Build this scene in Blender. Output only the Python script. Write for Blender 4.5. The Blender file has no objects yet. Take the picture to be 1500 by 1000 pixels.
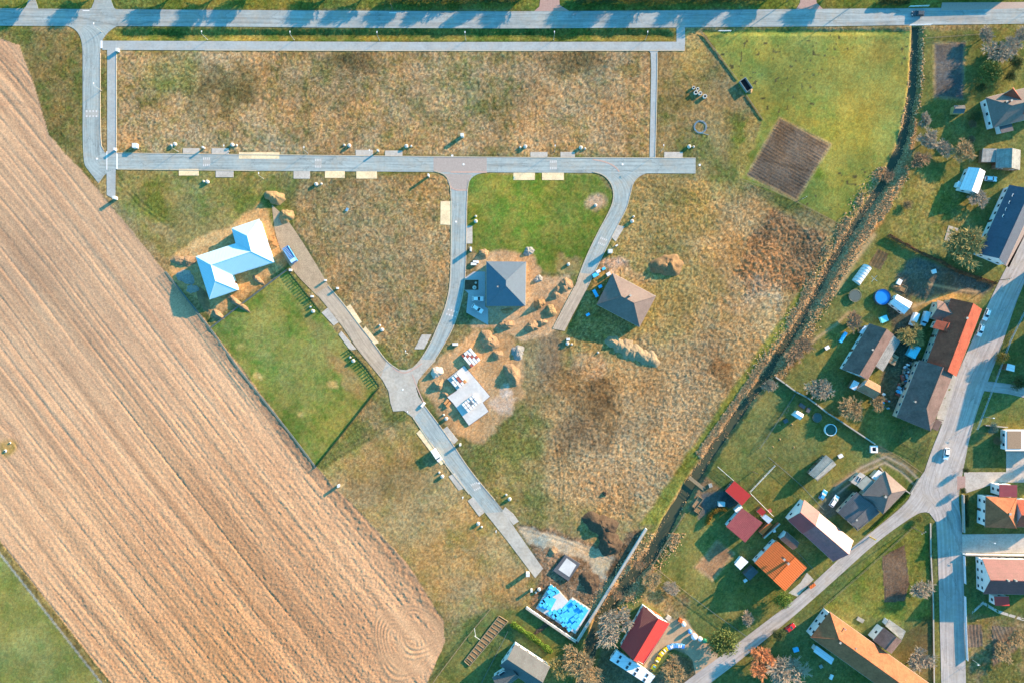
import bpy, bmesh, math, random
import numpy as np
from mathutils import Vector, Matrix
from mathutils.geometry import tessellate_polygon
sc = bpy.context.scene
COL = sc.collection
rnd = random.Random(7)
H = 263.0          # camera height above the ground, metres
S = 0.26           # metres per photo pixel on the ground

def P(px, py, z=0.0):
    """photo pixel of a point at height z -> its place in the world"""
    k = S * (1 - z / H)
    return Vector(((px - 750) * k, (500 - py) * k, z))
def lin(c):
    c /= 255.0
    return ((c + .055) / 1.055) ** 2.4 if c > .04045 else c / 12.92
EL = (1.5, 1.42, 1.42)
def T(r, g, b):
    """albedo of a surface that reads (r,g,b) in full daylight here"""
    return tuple(min(.85, lin(c) / e) for c, e in zip((r, g, b), EL))

# ------------------------------------------------------------------ materials
MATS = {}
def mat(key, col, rough=.85, var=.18, scale=1.5, bump=.0, kind=None, spec=.25, metal=0., per=.3, seed=0, dirt=0., mud=0.):
    if key in MATS: return MATS[key]
    m = bpy.data.materials.new(key); m.use_nodes = True
    nt = m.node_tree; N = nt.nodes; L = nt.links
    b = N['Principled BSDF']
    b.inputs['Roughness'].default_value = rough
    b.inputs['Specular IOR Level'].default_value = spec
    b.inputs['Metallic'].default_value = metal
    tc = N.new('ShaderNodeTexCoord')
    n1 = N.new('ShaderNodeTexNoise'); n1.inputs['Scale'].default_value = scale; n1.inputs['Detail'].default_value = 6; n1.inputs['Roughness'].default_value = .7
    L.new(tc.outputs['Object'], n1.inputs['Vector'])
    mr = N.new('ShaderNodeMapRange'); mr.inputs[1].default_value = .3; mr.inputs[2].default_value = .7
    mr.inputs[3].default_value = 1 - var; mr.inputs[4].default_value = 1 + var
    L.new(n1.outputs['Fac'], mr.inputs[0])
    val = mr.outputs[0]; hgt = n1.outputs['Fac']
    def math_(op, a, bb):
        q = N.new('ShaderNodeMath'); q.operation = op
        for i, x in enumerate((a, bb)):
            if x is None: continue
            if isinstance(x, (int, float)): q.inputs[i].default_value = x
            else: L.new(x, q.inputs[i])
        return q.outputs[0]
    if kind:
        sp = N.new('ShaderNodeSeparateXYZ'); L.new(tc.outputs['UV'], sp.inputs[0])
        u, v = sp.outputs[0], sp.outputs[1]
        def saw(x, p): return math_('FRACT', math_('DIVIDE', x, p), None)
        def line(x, p, w): return math_('LESS_THAN', saw(x, p), w)
        if kind == 'tile':
            a = math_('MULTIPLY', saw(v, per), .30); c = math_('MULTIPLY', line(u, per * 1.0, .2), .18)
            d = math_('ADD', a, c)
            val = math_('MULTIPLY', val, math_('SUBTRACT', 1.18, d)); hgt = math_('SUBTRACT', hgt, math_('MULTIPLY', d, 2.0))
        elif kind == 'seam':
            d = line(u, per, .16)
            val = math_('MULTIPLY', val, math_('SUBTRACT', 1.04, math_('MULTIPLY', d, .22))); hgt = math_('ADD', math_('MULTIPLY', d, 3.), math_('MULTIPLY', hgt, .3))
        elif kind == 'corr':
            d = math_('SINE', math_('MULTIPLY', u, 6.283 / per), None)
            rows = line(v, 1.6, .06)
            val = math_('MULTIPLY', val, math_('SUBTRACT', math_('ADD', 1., math_('MULTIPLY', d, .10)), math_('MULTIPLY', rows, .3))); hgt = math_('ADD', math_('MULTIPLY', d, 1.), hgt)
        elif kind == 'paver':
            br = N.new('ShaderNodeTexBrick'); br.inputs['Scale'].default_value = 1 / per
            br.inputs['Color1'].default_value = (1, 1, 1, 1); br.inputs['Color2'].default_value = (.86, .86, .86, 1); br.inputs['Mortar'].default_value = (.6, .6, .6, 1)
            br.inputs['Mortar Size'].default_value = .03
            L.new(tc.outputs['UV'], br.inputs['Vector'])
            bw = N.new('ShaderNodeRGBToBW'); L.new(br.outputs[0], bw.inputs[0])
            val = math_('MULTIPLY', val, bw.outputs[0])
        elif kind == 'road':
            # long streaks that follow the lane, patched strips and cracks
            n2 = N.new('ShaderNodeTexNoise'); n2.inputs['Scale'].default_value = 1.0; n2.inputs['Detail'].default_value = 5; n2.inputs['Roughness'].default_value = .65
            cv = N.new('ShaderNodeCombineXYZ'); L.new(math_('MULTIPLY', u, .035), cv.inputs[0]); L.new(math_('MULTIPLY', v, 1.15), cv.inputs[1])
            L.new(cv.outputs[0], n2.inputs['Vector'])
            st = N.new('ShaderNodeMapRange'); st.inputs[1].default_value = .35; st.inputs[2].default_value = .65; st.inputs[3].default_value = .78; st.inputs[4].default_value = 1.17
            L.new(n2.outputs['Fac'], st.inputs[0])
            val = math_('MULTIPLY', val, st.outputs[0])
            vo = N.new('ShaderNodeTexVoronoi'); vo.feature = 'DISTANCE_TO_EDGE'; vo.inputs['Scale'].default_value = 1.0
            cv2 = N.new('ShaderNodeCombineXYZ'); L.new(math_('ADD', math_('MULTIPLY', u, .05), math_('MULTIPLY', n1.outputs['Fac'], .5)), cv2.inputs[0]); L.new(math_('MULTIPLY', v, .28), cv2.inputs[1])
            L.new(cv2.outputs[0], vo.inputs['Vector'])
            cr = math_('LESS_THAN', vo.outputs['Distance'], .016)
            val = math_('MULTIPLY', val, math_('SUBTRACT', 1., math_('MULTIPLY', cr, .22)))
            # tyre paths polished into the lane, mended rectangles
            tw = math_('ABSOLUTE', math_('SINE', math_('MULTIPLY', v, 1.9), None), None); val = math_('MULTIPLY', val, math_('ADD', .95, math_('MULTIPLY', tw, .08)))
            pu = math_('FLOOR', math_('DIVIDE', u, 17.), None); pvv = math_('FLOOR', math_('DIVIDE', v, 1.7), None); wn = N.new('ShaderNodeTexWhiteNoise'); cv3 = N.new('ShaderNodeCombineXYZ'); L.new(pu, cv3.inputs[0]); L.new(pvv, cv3.inputs[1]); L.new(cv3.outputs[0], wn.inputs[0])
            val = math_('MULTIPLY', val, math_('SUBTRACT', 1.02, math_('MULTIPLY', math_('GREATER_THAN', wn.outputs[0], .86), .10)))
    if dirt:
        n3 = N.new('ShaderNodeTexNoise'); n3.inputs['Scale'].default_value = scale * .22; n3.inputs['Detail'].default_value = 4
        L.new(tc.outputs['Object'], n3.inputs['Vector'])
        d3 = N.new('ShaderNodeMapRange'); d3.inputs[1].default_value = .4; d3.inputs[2].default_value = .68; d3.inputs[3].default_value = 1.05; d3.inputs[4].default_value = 1 - dirt
        L.new(n3.outputs['Fac'], d3.inputs[0]); val = math_('MULTIPLY', val, d3.outputs[0])
    mx = N.new('ShaderNodeVectorMath'); mx.operation = 'SCALE'
    mx.inputs[0].default_value = col[:3]; L.new(val, mx.inputs['Scale'])
    out = mx.outputs[0]
    if mud:
        n4 = N.new('ShaderNodeTexNoise'); n4.inputs['Scale'].default_value = .16; n4.inputs['Detail'].default_value = 7; n4.inputs['Roughness'].default_value = .72; L.new(tc.outputs['Object'], n4.inputs['Vector'])
        d4 = N.new('ShaderNodeMapRange'); d4.inputs[1].default_value = .47; d4.inputs[2].default_value = .72; d4.inputs[3].default_value = 0; d4.inputs[4].default_value = mud; L.new(n4.outputs['Fac'], d4.inputs[0])
        mm_ = N.new('ShaderNodeMix'); mm_.data_type = 'RGBA'; mm_.inputs[7].default_value = (*T(206, 178, 146), 1); L.new(d4.outputs[0], mm_.inputs[0]); L.new(out, mm_.inputs[6]); out = mm_.outputs[2]
    L.new(out, b.inputs['Base Color'])
    if bump:
        bp = N.new('ShaderNodeBump'); bp.inputs['Strength'].default_value = 1.; bp.inputs['Distance'].default_value = bump
        L.new(hgt, bp.inputs['Height']); L.new(bp.outputs[0], b.inputs['Normal'])
    MATS[key] = m
    return m

# ------------------------------------------------------------------ mesh builder
class MB:
    def __init__(s): s.v = []; s.f = []
    def face(s, pts):
        i = len(s.v); s.v += [tuple(p) for p in pts]; s.f.append(tuple(range(i, i + len(pts))))
    def box(s, c, size, rz=0.):
        x, y, z = (q / 2 for q in size); ca, sa = math.cos(rz), math.sin(rz); i = len(s.v)
        for dz in (-z, z):
            for dx, dy in ((-x, -y), (x, -y), (x, y), (-x, y)):
                s.v.append((c[0] + dx * ca - dy * sa, c[1] + dx * sa + dy * ca, c[2] + dz))
        for f in ((3, 2, 1, 0), (4, 5, 6, 7), (0, 1, 5, 4), (1, 2, 6, 5), (2, 3, 7, 6), (3, 0, 4, 7)): s.f.append(tuple(i + k for k in f))
        return s
    def prism(s, poly, z0, z1):
        n = len(poly); i = len(s.v)
        if sum(poly[k][0] * poly[(k + 1) % n][1] - poly[(k + 1) % n][0] * poly[k][1] for k in range(n)) < 0: poly = poly[::-1]
        zz = z1 if hasattr(z1, '__len__') else [z1] * n
        s.v += [(p[0], p[1], z0) for p in poly] + [(p[0], p[1], z) for p, z in zip(poly, zz)]
        for k in range(n): s.f.append((i + k, i + (k + 1) % n, i + n + (k + 1) % n, i + n + k))
        s.f.append(tuple(i + n + k for k in range(n))); s.f.append(tuple(i + k for k in reversed(range(n))))
        return s
    def tube(s, a, b, ra, rb, n=5, caps=True):
        a, b = Vector(a), Vector(b); d = (b - a)
        if d.length < 1e-6: return s
        d.normalize(); t = d.orthogonal().normalized(); w = d.cross(t); i = len(s.v)
        for p, r in ((a, ra), (b, rb)):
            for k in range(n):
                q = 6.28319 * k / n; s.v.append(tuple(p + t * (r * math.cos(q)) + w * (r * math.sin(q))))
        for k in range(n): s.f.append((i + k, i + (k + 1) % n, i + n + (k + 1) % n, i + n + k))
        if caps: s.f.append(tuple(i + n + k for k in range(n))); s.f.append(tuple(i + k for k in reversed(range(n))))
        return s
    def lathe(s, c, prof, n=16, sx=1., sy=1., rz=0.):
        i = len(s.v); m = len(prof); ca, sa = math.cos(rz), math.sin(rz)
        for r, z in prof:
            for k in range(n):
                q = 6.28319 * k / n; x, y = r * math.cos(q) * sx, r * math.sin(q) * sy
                s.v.append((c[0] + x * ca - y * sa, c[1] + x * sa + y * ca, c[2] + z))
        for j in range(m - 1):
            for k in range(n): s.f.append((i + j * n + k, i + j * n + (k + 1) % n, i + (j + 1) * n + (k + 1) % n, i + (j + 1) * n + k))
        s.f.append(tuple(i + (m - 1) * n + k for k in range(n))); s.f.append(tuple(i + k for k in reversed(range(n))))
        return s
    def shell(s, verts, faces, t):
        """sloping sheets with real thickness t (faces share vertices)"""
        i = len(s.v); n = len(verts); V = [Vector(v) for v in verts]
        s.v += [tuple(v) for v in V] + [(v.x, v.y, v.z - t) for v in V]
        ed = {}
        for f in faces:
            nz = sum((V[f[k]].x * V[f[(k + 1) % len(f)]].y - V[f[(k + 1) % len(f)]].x * V[f[k]].y) for k in range(len(f)))
            if nz < 0: f = tuple(reversed(f))
            s.f.append(tuple(i + k for k in f)); s.f.append(tuple(i + n + k for k in reversed(f)))
            for k in range(len(f)): ed[(f[k], f[(k + 1) % len(f)])] = 1
        for (a, b) in ed:
            if (b, a) not in ed: s.f.append((i + b, i + a, i + n + a, i + n + b))
        return s
    def build(s, name, m, parent=None, smooth=False, uv=True, org=None, kind=None):
        if org is None: org = Vector((0, 0, 0))
        r = parent
        while r is not None and r.parent is not None: r = r.parent
        if r is not None: org = Vector(r.location)
        me = bpy.data.meshes.new(name)
        me.from_pydata([(v[0] - org[0], v[1] - org[1], v[2] - org[2]) for v in s.v], [], s.f)
        me.materials.append(m)
        if smooth: me.polygons.foreach_set('use_smooth', [True] * len(me.polygons))
        if uv:
            ul = me.uv_layers.new(name='UVMap'); dat = []
            Z = Vector((0, 0, 1))
            for pl in me.polygons:
                nn = pl.normal
                u = Z.cross(nn)
                if u.length < 1e-3: u = Vector((1, 0, 0))
                u.normalize(); v = nn.cross(u)
                for li in pl.loop_indices:
                    c = me.vertices[me.loops[li].vertex_index].co
                    dat += [c.dot(u) + 100, c.dot(v) + 100]
            ul.data.foreach_set('uv', dat)
        o = bpy.data.objects.new(name, me); COL.objects.link(o)
        if parent is not None: o.parent = parent
        else: o.location = org
        if kind: o['kind'] = kind
        return o
def tag(o, label, cat, group=None):
    o['label'] = label; o['category'] = cat
    if group: o['group'] = group
    return o
def thing(name, label, cat, loc, group=None):
    o = bpy.data.objects.new(name, None); COL.objects.link(o); o.location = Vector(loc); o.empty_display_size = .3
    return tag(o, label, cat, group)
KIDS = {}
def copy_tree(o, parent=None):
    c = o.copy(); COL.objects.link(c); c.parent = parent
    for ch in list(o.children): copy_tree(ch, c)
    return c

# ------------------------------------------------------------------ camera, sun, sky
cam = bpy.data.cameras.new('camera'); co = bpy.data.objects.new('camera', cam); COL.objects.link(co)
co.location = (0, 0, H); cam.sensor_fit = 'HORIZONTAL'; cam.angle = 2 * math.atan(750 * S / H)
cam.clip_start = 1; cam.clip_end = 6000; sc.camera = co
w = bpy.data.worlds.new('World'); sc.world = w; w.use_nodes = True
nt = w.node_tree; bg = nt.nodes['Background']
sky = nt.nodes.new('ShaderNodeTexSky'); sky.sky_type = 'NISHITA'; sky.sun_disc = False
SUN_EL, SX, SY = 15.0, .82, .57
sky.sun_elevation = math.radians(SUN_EL); sky.sun_rotation = math.atan2(SX, SY)
tint = nt.nodes.new('ShaderNodeVectorMath'); tint.operation = 'MULTIPLY'; tint.inputs[1].default_value = (.40, 1.32, 1.68)
nt.links.new(sky.outputs[0], tint.inputs[0]); nt.links.new(tint.outputs[0], bg.inputs[0]); bg.inputs[1].default_value = .092
sl = bpy.data.lights.new('sun', 'SUN'); sl.energy = 5; sl.angle = math.radians(.5); sl.color = (1, .64, .40)
so = bpy.data.objects.new('sun', sl); COL.objects.link(so); so.location = (200, 150, 120)
ce = math.cos(math.radians(SUN_EL)); n_ = math.hypot(SX, SY)
so.rotation_euler = Vector((SX / n_ * ce, SY / n_ * ce, math.sin(math.radians(SUN_EL)))).to_track_quat('Z', 'Y').to_euler()
vs = sc.view_settings; vs.view_transform = 'Standard'; vs.look = 'None'; vs.gamma = 1; vs.exposure = 1.74
# ------------------------------------------------------------------ the land, as one relief sheet
g = 1.5
def axis(a, b):
    c = np.arange(a, b + .1, g); e = []; d = g * 2; t = 0
    while t < 9000: t += d; e.append(t); d *= 1.35
    e = np.array(e); return np.concatenate([a - e[::-1], c, b + e])
AX, AY = axis(-60, 1560), axis(-60, 1060)
NX, NY = len(AX), len(AY)
X, Y = np.meshgrid(AX, AY)
nr = np.random.RandomState(5)
def noise(x, y, scale, seed):
    r = np.random.RandomState(seed); n = 256; t = r.rand(n, n)
    x = x / scale + 1000.37; y = y / scale + 1000.71
    xi = np.floor(x).astype(int); yi = np.floor(y).astype(int); fx = x - xi; fy = y - yi
    fx = fx * fx * (3 - 2 * fx); fy = fy * fy * (3 - 2 * fy)
    a = t[xi % n, yi % n]; b = t[(xi + 1) % n, yi % n]; c = t[xi % n, (yi + 1) % n]; d = t[(xi + 1) % n, (yi + 1) % n]
    return (a * (1 - fx) + b * fx) * (1 - fy) + (c * (1 - fx) + d * fx) * fy
def fbm(x, y, scale, seed, o=4, gain=.55):
    s = 0; a = 1; t = 0
    for k in range(o): s = s + a * noise(x, y, scale / 2 ** k, seed + k); t += a; a *= gain
    return s / t
def inside(poly, x, y):
    m = np.zeros(x.shape, bool)
    xs = [p[0] for p in poly]; ys = [p[1] for p in poly]
    i0, i1 = np.searchsorted(AY, min(ys) - 12), np.searchsorted(AY, max(ys) + 12)
    j0, j1 = np.searchsorted(AX, min(xs) - 12), np.searchsorted(AX, max(xs) + 12)
    sx, sy = x[i0:i1, j0:j1], y[i0:i1, j0:j1]; r = np.zeros(sx.shape, bool)
    for k in range(len(poly)):
        (x0, y0), (x1, y1) = poly[k], poly[(k + 1) % len(poly)]
        if y0 == y1: continue
        c = ((y0 > sy) != (y1 > sy)) & (sx < (x1 - x0) * (sy - y0) / (y1 - y0) + x0)
        r ^= c
    m[i0:i1, j0:j1] = r
    return m
def blur(a, n):
    a = a.astype(float)
    for _ in range(n):
        a = (a + np.roll(a, 1, 0) + np.roll(a, -1, 0)) / 3; a = (a + np.roll(a, 1, 1) + np.roll(a, -1, 1)) / 3
    return a
def polydist(pts):
    """distance (photo px) to a polyline, and the fraction along it"""
    D = np.full(X.shape, 1e9); F = np.zeros(X.shape); n = len(pts) - 1
    for k in range(n):
        (x0, y0), (x1, y1) = pts[k], pts[k + 1]; dx, dy = x1 - x0, y1 - y0
        t = np.clip(((X - x0) * dx + (Y - y0) * dy) / (dx * dx + dy * dy), 0, 1)
        d = np.hypot(X - x0 - t * dx, Y - y0 - t * dy); b = d < D
        D[b] = d[b]; F[b] = (k + t[b]) / n
    return D, F
def A3(c): return np.array(T(*c))
W1 = fbm(X, Y, 14, 11, 3) - .5; W2 = fbm(X, Y, 14, 31, 3) - .5
big = fbm(X, Y, 90, 51, 4); mid = fbm(X, Y, 24, 71, 4); fine = fbm(X, Y, 6, 91, 3)
spk = noise(X, Y, 2.1, 401); spk2 = noise(X, Y, 3.6, 402); grain = nr.rand(NY, NX); grain2 = noise(X, Y, 3.2, 17)
C = np.zeros(X.shape + (3,)); RG = np.full(X.shape, .05); REG = np.zeros(X.shape, int)
def mixc(a, b, k): return A3(a) * (1 - k[..., None]) + A3(b) * k[..., None]
def sharp(k, lo=.38, hi=.62): return np.clip((k - lo) / (hi - lo), 0, 1)
C[:] = mixc((162, 137, 96), (110, 112, 60), sharp(.5 * big + .3 * mid + .2 * fine, .40, .60))
def region(poly, a, b, rough=.05, warp=4, feather=1, reg=None, w=(.35, .4, .25), lo=.4, hi=.6, op=1.):
    m = inside(poly, X + W1 * warp * 2, Y + W2 * warp * 2)
    mm = blur(m, feather) if feather else m.astype(float)
    k = sharp(w[0] * big + w[1] * mid + w[2] * fine, lo, hi)
    mm = mm * op
    C[:] = C * (1 - mm[..., None]) + mixc(a, b, k) * mm[..., None]
    if rough is not None: RG[:] = RG * (1 - mm) + rough * mm
    if reg is not None: REG[m] = reg
    return mm
def blob(cx, cy, rx, ry, c, op=.8, warp=10, rough=None, rot=0):
    ca, sa = math.cos(rot), math.sin(rot); x = X - cx + W1 * warp * 2; y = Y - cy + W2 * warp * 2
    u = (x * ca + y * sa) / rx; v = (-x * sa + y * ca) / ry
    mm = np.clip(1.35 - np.hypot(u, v), 0, .7) / .7 * op * np.clip(.55 + 1.1 * (mid - .2), 0, 1)
    C[:] = C * (1 - mm[..., None]) + A3(c) * mm[..., None]
    if rough is not None: RG[:] = RG * (1 - mm) + rough * mm
FIELD = [(-9500, 40), (0, 57), (28, 66), (50, 125), (72, 198), (96, 226), (122, 252), (217, 368), (305, 475), (465, 686), (500, 722), (560, 785), (600, 830), (650, 910), (652, 940), (620, 1010), (560, 1090), (205, 1090), (160, 1000), (0, 792), (-9500, -10800)]
FIELD = [(-9500, 40), (0, 57), (28, 66), (50, 125), (72, 198), (96, 226), (122, 252), (217, 368), (305, 475), (465, 686), (500, 722), (560, 785), (600, 830), (650, 910), (652, 940), (620, 1010), (600, 1060), (205, 1060), (160, 1000), (0, 792), (-60, 715), (-9500, 715)]
MEADOW = [(1030, 45), (1337, 45), (1334, 120), (1328, 170), (1315, 215), (1300, 255), (1245, 337), (1170, 297), (1085, 264), (1117, 175), (1092, 140)]
LAWN = [(309, 479), (421, 395), (470, 457), (512, 511), (555, 566), (463, 682)]
region([(172, 76), (952, 76), (951, 228), (172, 226)], (190, 154, 112), (124, 116, 68), .065, 1, 1, w=(.3, .35, .35), lo=.42, hi=.68)
region([(28, 45), (121, 45), (121, 240), (140, 268), (122, 252), (72, 198)], (146, 126, 82), (100, 106, 55), .05, 2)
region([(-9000, -9000), (9000, -9000), (9000, 14), (-9000, 14)], (140, 132, 66), (98, 112, 50), .05, 2)
region([(160, 41), (990, 41), (990, 62), (150, 62)], (140, 128, 68), (88, 104, 48), .05, 1)
region([(172, 250), (400, 250), (430, 320), (380, 380), (280, 400), (250, 390), (170, 296)], (152, 136, 86), (108, 116, 56), .045, 5, 3)
region(LAWN, (152, 146, 82), (98, 122, 54), .03, .6, 0, reg=2, w=(.2, .4, .4), lo=.36, hi=.66)
region([(430, 330), (440, 260), (660, 256), (660, 400), (620, 500), (585, 540), (490, 420)], (176, 142, 100), (116, 110, 64), .065, 3, w=(.3, .35, .35), lo=.42, hi=.70)
region([(684, 255), (874, 255), (898, 285), (890, 315), (850, 400), (800, 400), (772, 376), (700, 372), (684, 355)], (150, 142, 70), (96, 122, 48), .035, 1, w=(.2, .4, .4), lo=.36, hi=.66)
region([(925, 256), (1080, 268), (1100, 320), (1020, 420), (1000, 520), (850, 560), (830, 490), (890, 370)], (182, 148, 94), (130, 120, 66), .07, 5, 4, w=(.25, .35, .4), lo=.42, hi=.70)
region([(1085, 275), (1225, 345), (1190, 400), (1120, 530), (1020, 660), (960, 750), (880, 760), (820, 742), (770, 690), (800, 610), (790, 560), (850, 545), (930, 520), (985, 430), (1040, 330)], (200, 158, 108), (170, 136, 94), .075, 40, 26, w=(.2, .3, .5), lo=.36, hi=.64)
region([(1130, 303), (1218, 348), (1178, 425), (1085, 432), (1080, 390)], (184, 138, 96), (150, 114, 82), .12, 14, 5)
region([(860, 650), (930, 580), (1010, 520), (1075, 470), (1050, 590), (1010, 660), (950, 740), (850, 735)], (202, 160, 112), (172, 140, 104), .085, 44, 30, w=(.2, .3, .5), lo=.36, hi=.64)
blob(1105, 432, 34, 22, (200, 176, 150), .35, 20); blob(1000, 420, 60, 40, (170, 142, 78), .6, 40); blob(960, 470, 50, 30, (176, 148, 86), .6, 30)
blob(1060, 545, 14, 30, (150, 98, 55), .8, rot=-.5)
blob(872, 590, 46, 40, (118, 94, 66), .8, 30); blob(885, 585, 24, 24, (100, 80, 58), .6, 26); blob(845, 640, 40, 26, (130, 100, 72), .8, 24); blob(805, 520, 16, 50, (140, 116, 92), .9, 8); blob(835, 560, 50, 22, (120, 98, 72), .7)
blob(865, 535, 26, 18, (206, 164, 124), .9)
region([(705, 645), (745, 610), (772, 605), (782, 650), (765, 715), (742, 738)], (150, 130, 80), (118, 112, 58), .06, 30, 22, op=.8)
region([(1225, 346), (1242, 350), (1190, 432), (1122, 522), (1020, 682), (970, 765), (935, 770), (1005, 668), (1105, 522), (1178, 418), (1216, 372)], (146, 138, 66), (116, 118, 52), .05, 3, 2)
region([(468, 690), (600, 612), (700, 755), (780, 850), (720, 888), (655, 910), (560, 790)], (182, 148, 100), (140, 126, 70), .045, 3, 2, lo=.42, hi=.66)
blob(520, 720, 40, 22, (186, 152, 112), .7); blob(560, 700, 60, 30, (150, 120, 78), .5); blob(680, 860, 40, 20, (182, 146, 102), .7)
blob(378, 551, 6, 5, (214, 184, 124), .9, 5); blob(487, 564, 7, 6, (206, 172, 110), .9, 5); blob(441, 608, 4, 4, (200, 170, 110), .9, 3); blob(352, 506, 10, 5, (176, 160, 96), .7, 8)
# meadow north-east
region(MEADOW, (160, 152, 78), (120, 134, 68), .028, .8, 0, reg=3)
blob(1270, 140, 40, 50, (164, 146, 72), .7, 14); blob(1290, 75, 26, 18, (170, 148, 76), .7); blob(1150, 110, 36, 44, (122, 122, 62), .7, 16); blob(1180, 240, 40, 10, (98, 122, 40), .8, rot=.55); blob(1085, 225, 16, 40, (112, 128, 44), .9)
blob(1240, 200, 50, 30, (160, 148, 66), .6)
mh = (noise(X, Y, 4.2, 301) > .86) & (inside([(1040, 60), (1190, 60), (1180, 170), (1120, 165)], X, Y) | inside([(1170, 262), (1240, 300), (1225, 330), (1165, 292)], X, Y) | ((noise(X, Y, 60, 302) > .7) & inside(MEADOW, X, Y)))
C[mh] = A3((96, 92, 62))
# the village side of the stream
region([(1350, 45), (9500, 45), (9500, 9500), (600, 9500), (600, 1060), (650, 945), (718, 890), (775, 895), (850, 940), (905, 880), (960, 815), (1015, 700), (1120, 560), (1190, 480), (1250, 350), (1305, 255), (1332, 170)], (140, 132, 78), (96, 108, 58), .035, 4, 2, w=(.3, .35, .35), lo=.36, hi=.66)
region([(1345, 248), (1395, 270), (1430, 330), (1380, 372), (1300, 340), (1312, 290)], (158, 142, 86), (124, 122, 62), .05, 8, 4)
region([(1340, 375), (1440, 410), (1462, 418), (1430, 440), (1360, 440), (1310, 430), (1315, 400)], (120, 110, 96), (98, 92, 80), .04, 4, 3)
region([(1330, 446), (1392, 428), (1440, 432), (1436, 446), (1392, 437), (1372, 442), (1338, 462)], (206, 160, 100), (150, 126, 76), .03, 3, 2)
region([(1298, 440), (1330, 430), (1345, 470), (1340, 520), (1360, 530), (1310, 610), (1285, 575), (1308, 492)], (120, 104, 84), (84, 84, 66), .05, 4, 3)
region([(1330, 175), (1345, 180), (1330, 260), (1288, 330), (1240, 400), (1212, 440), (1190, 470), (1180, 455), (1235, 360), (1300, 262)], (206, 156, 106), (160, 126, 88), .05, 5, 3)
region([(1168, 530), (1145, 560), (1120, 552), (1165, 480), (1185, 462), (1195, 500)], (164, 130, 88), (120, 104, 70), .08, 4, 3)
region([(1012, 690), (1022, 690), (1062, 718), (1045, 740), (1028, 760), (1008, 745), (1020, 715)], (168, 130, 96), (130, 108, 78), .04, 3, 2)
region([(1028, 722), (1062, 718), (1086, 740), (1062, 744), (1042, 745), (1022, 762)], (112, 108, 104), (100, 98, 92), .01, 1, 1)
region([(1218, 712), (1262, 680), (1300, 664), (1345, 690), (1335, 700), (1290, 676), (1262, 694), (1228, 722)], (150, 130, 104), (110, 106, 68), .03, 2, 2)
region([(1196, 745), (1222, 712), (1262, 720), (1230, 750), (1210, 760)], (112, 108, 96), (92, 94, 80), .02, 1, 2)
region([(1270, 655), (1290, 652), (1345, 690), (1340, 696)], (172, 142, 102), (150, 128, 88), .03, 1, 1)
region([(930, 860), (975, 855), (1010, 880), (1008, 905), (990, 915), (960, 890), (945, 882)], (164, 134, 98), (130, 116, 76), .06, 5, 3)
region([(972, 905), (1008, 908), (1012, 920), (1040, 945), (1052, 960), (1015, 990), (1010, 960), (985, 948), (945, 980), (950, 950)], (214, 176, 138), (196, 164, 132), .01, 1, 1)
region([(880, 940), (960, 990), (990, 960), (1015, 965), (1020, 985), (990, 1060), (860, 1060)], (150, 122, 92), (110, 96, 70), .04, 4, 3)
region([(1380, 690), (1340, 980), (1300, 1060), (1370, 1060), (1368, 760)], (140, 122, 74), (104, 100, 56), .05, 2, 2)
region([(1205, 890), (1290, 800), (1340, 765), (1362, 770), (1364, 900), (1320, 910)], (146, 136, 70), (104, 116, 52), .04, 2, 2)
region([(1305, 958), (1327, 925), (1364, 905), (1366, 1000), (1350, 990)], (128, 110, 78), (104, 98, 62), .03, 2, 1)
region([(1416, 900), (9000, 900), (9000, 9000), (1416, 1060)], (160, 134, 98), (108, 108, 62), .05, 4, 3)
# south-west meadow and the strip along the field
region([(-9500, 722), (-60, 722), (0, 800), (160, 1004), (200, 1060), (200, 9500), (-9500, 9500)], (156, 150, 88), (124, 134, 72), .025, 1, 1, reg=3)
# bare earth of the building sites
region([(246, 378), (285, 352), (340, 330), (384, 296), (402, 330), (420, 352), (424, 386), (396, 404), (352, 438), (312, 472), (294, 444), (262, 420), (248, 400)], (226, 178, 120), (196, 148, 98), .035, 5, 2)
region([(696, 374), (740, 366), (782, 374), (792, 408), (836, 404), (842, 440), (806, 492), (762, 500), (716, 478), (690, 484), (690, 470), (712, 452), (698, 400)], (228, 184, 140), (200, 156, 116), .03, 5, 2)
region([(612, 570), (618, 548), (650, 520), (696, 484), (742, 488), (768, 530), (766, 580), (742, 612), (708, 648), (672, 640), (650, 622), (636, 592)], (222, 174, 126), (186, 146, 104), .032, 6, 2)
blob(735, 590, 16, 14, (222, 186, 160), .8); blob(742, 570, 8, 7, (232, 206, 186), .9)
region([(756, 766), (800, 772), (880, 800), (905, 812), (942, 778), (905, 850), (884, 880), (842, 936), (776, 890), (792, 842), (775, 800)], (158, 126, 98), (118, 96, 74), .07, 4, 2)
region([(756, 768), (776, 772), (852, 796), (908, 818), (888, 850), (868, 838), (862, 822), (800, 800), (772, 796)], (206, 182, 152), (170, 156, 136), .03, 3, 1)
blob(790, 790, 14, 8, (150, 158, 150), .8); blob(888, 832, 18, 14, (158, 158, 142), .9)
region([(920, 778), (942, 776), (900, 850), (886, 842)], (120, 96, 74), (96, 78, 60), .08, 2, 2)
blob(900, 390, 16, 12, (212, 172, 146), .9); blob(885, 385, 8, 8, (190, 150, 120), .9)
blob(872, 297, 14, 12, (206, 166, 134), .95, 6); blob(832, 388, 16, 14, (190, 150, 112), .8); blob(930, 405, 30, 10, (206, 158, 112), .8, rot=.3)
blob(335, 128, 50, 36, (92, 86, 54), .75, 34, .06); blob(350, 140, 26, 16, (84, 78, 48), .6, 26); blob(520, 90, 36, 16, (92, 84, 58), .8); blob(840, 90, 50, 20, (104, 92, 66), .8); blob(250, 110, 40, 30, (120, 118, 52), .7)
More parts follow.
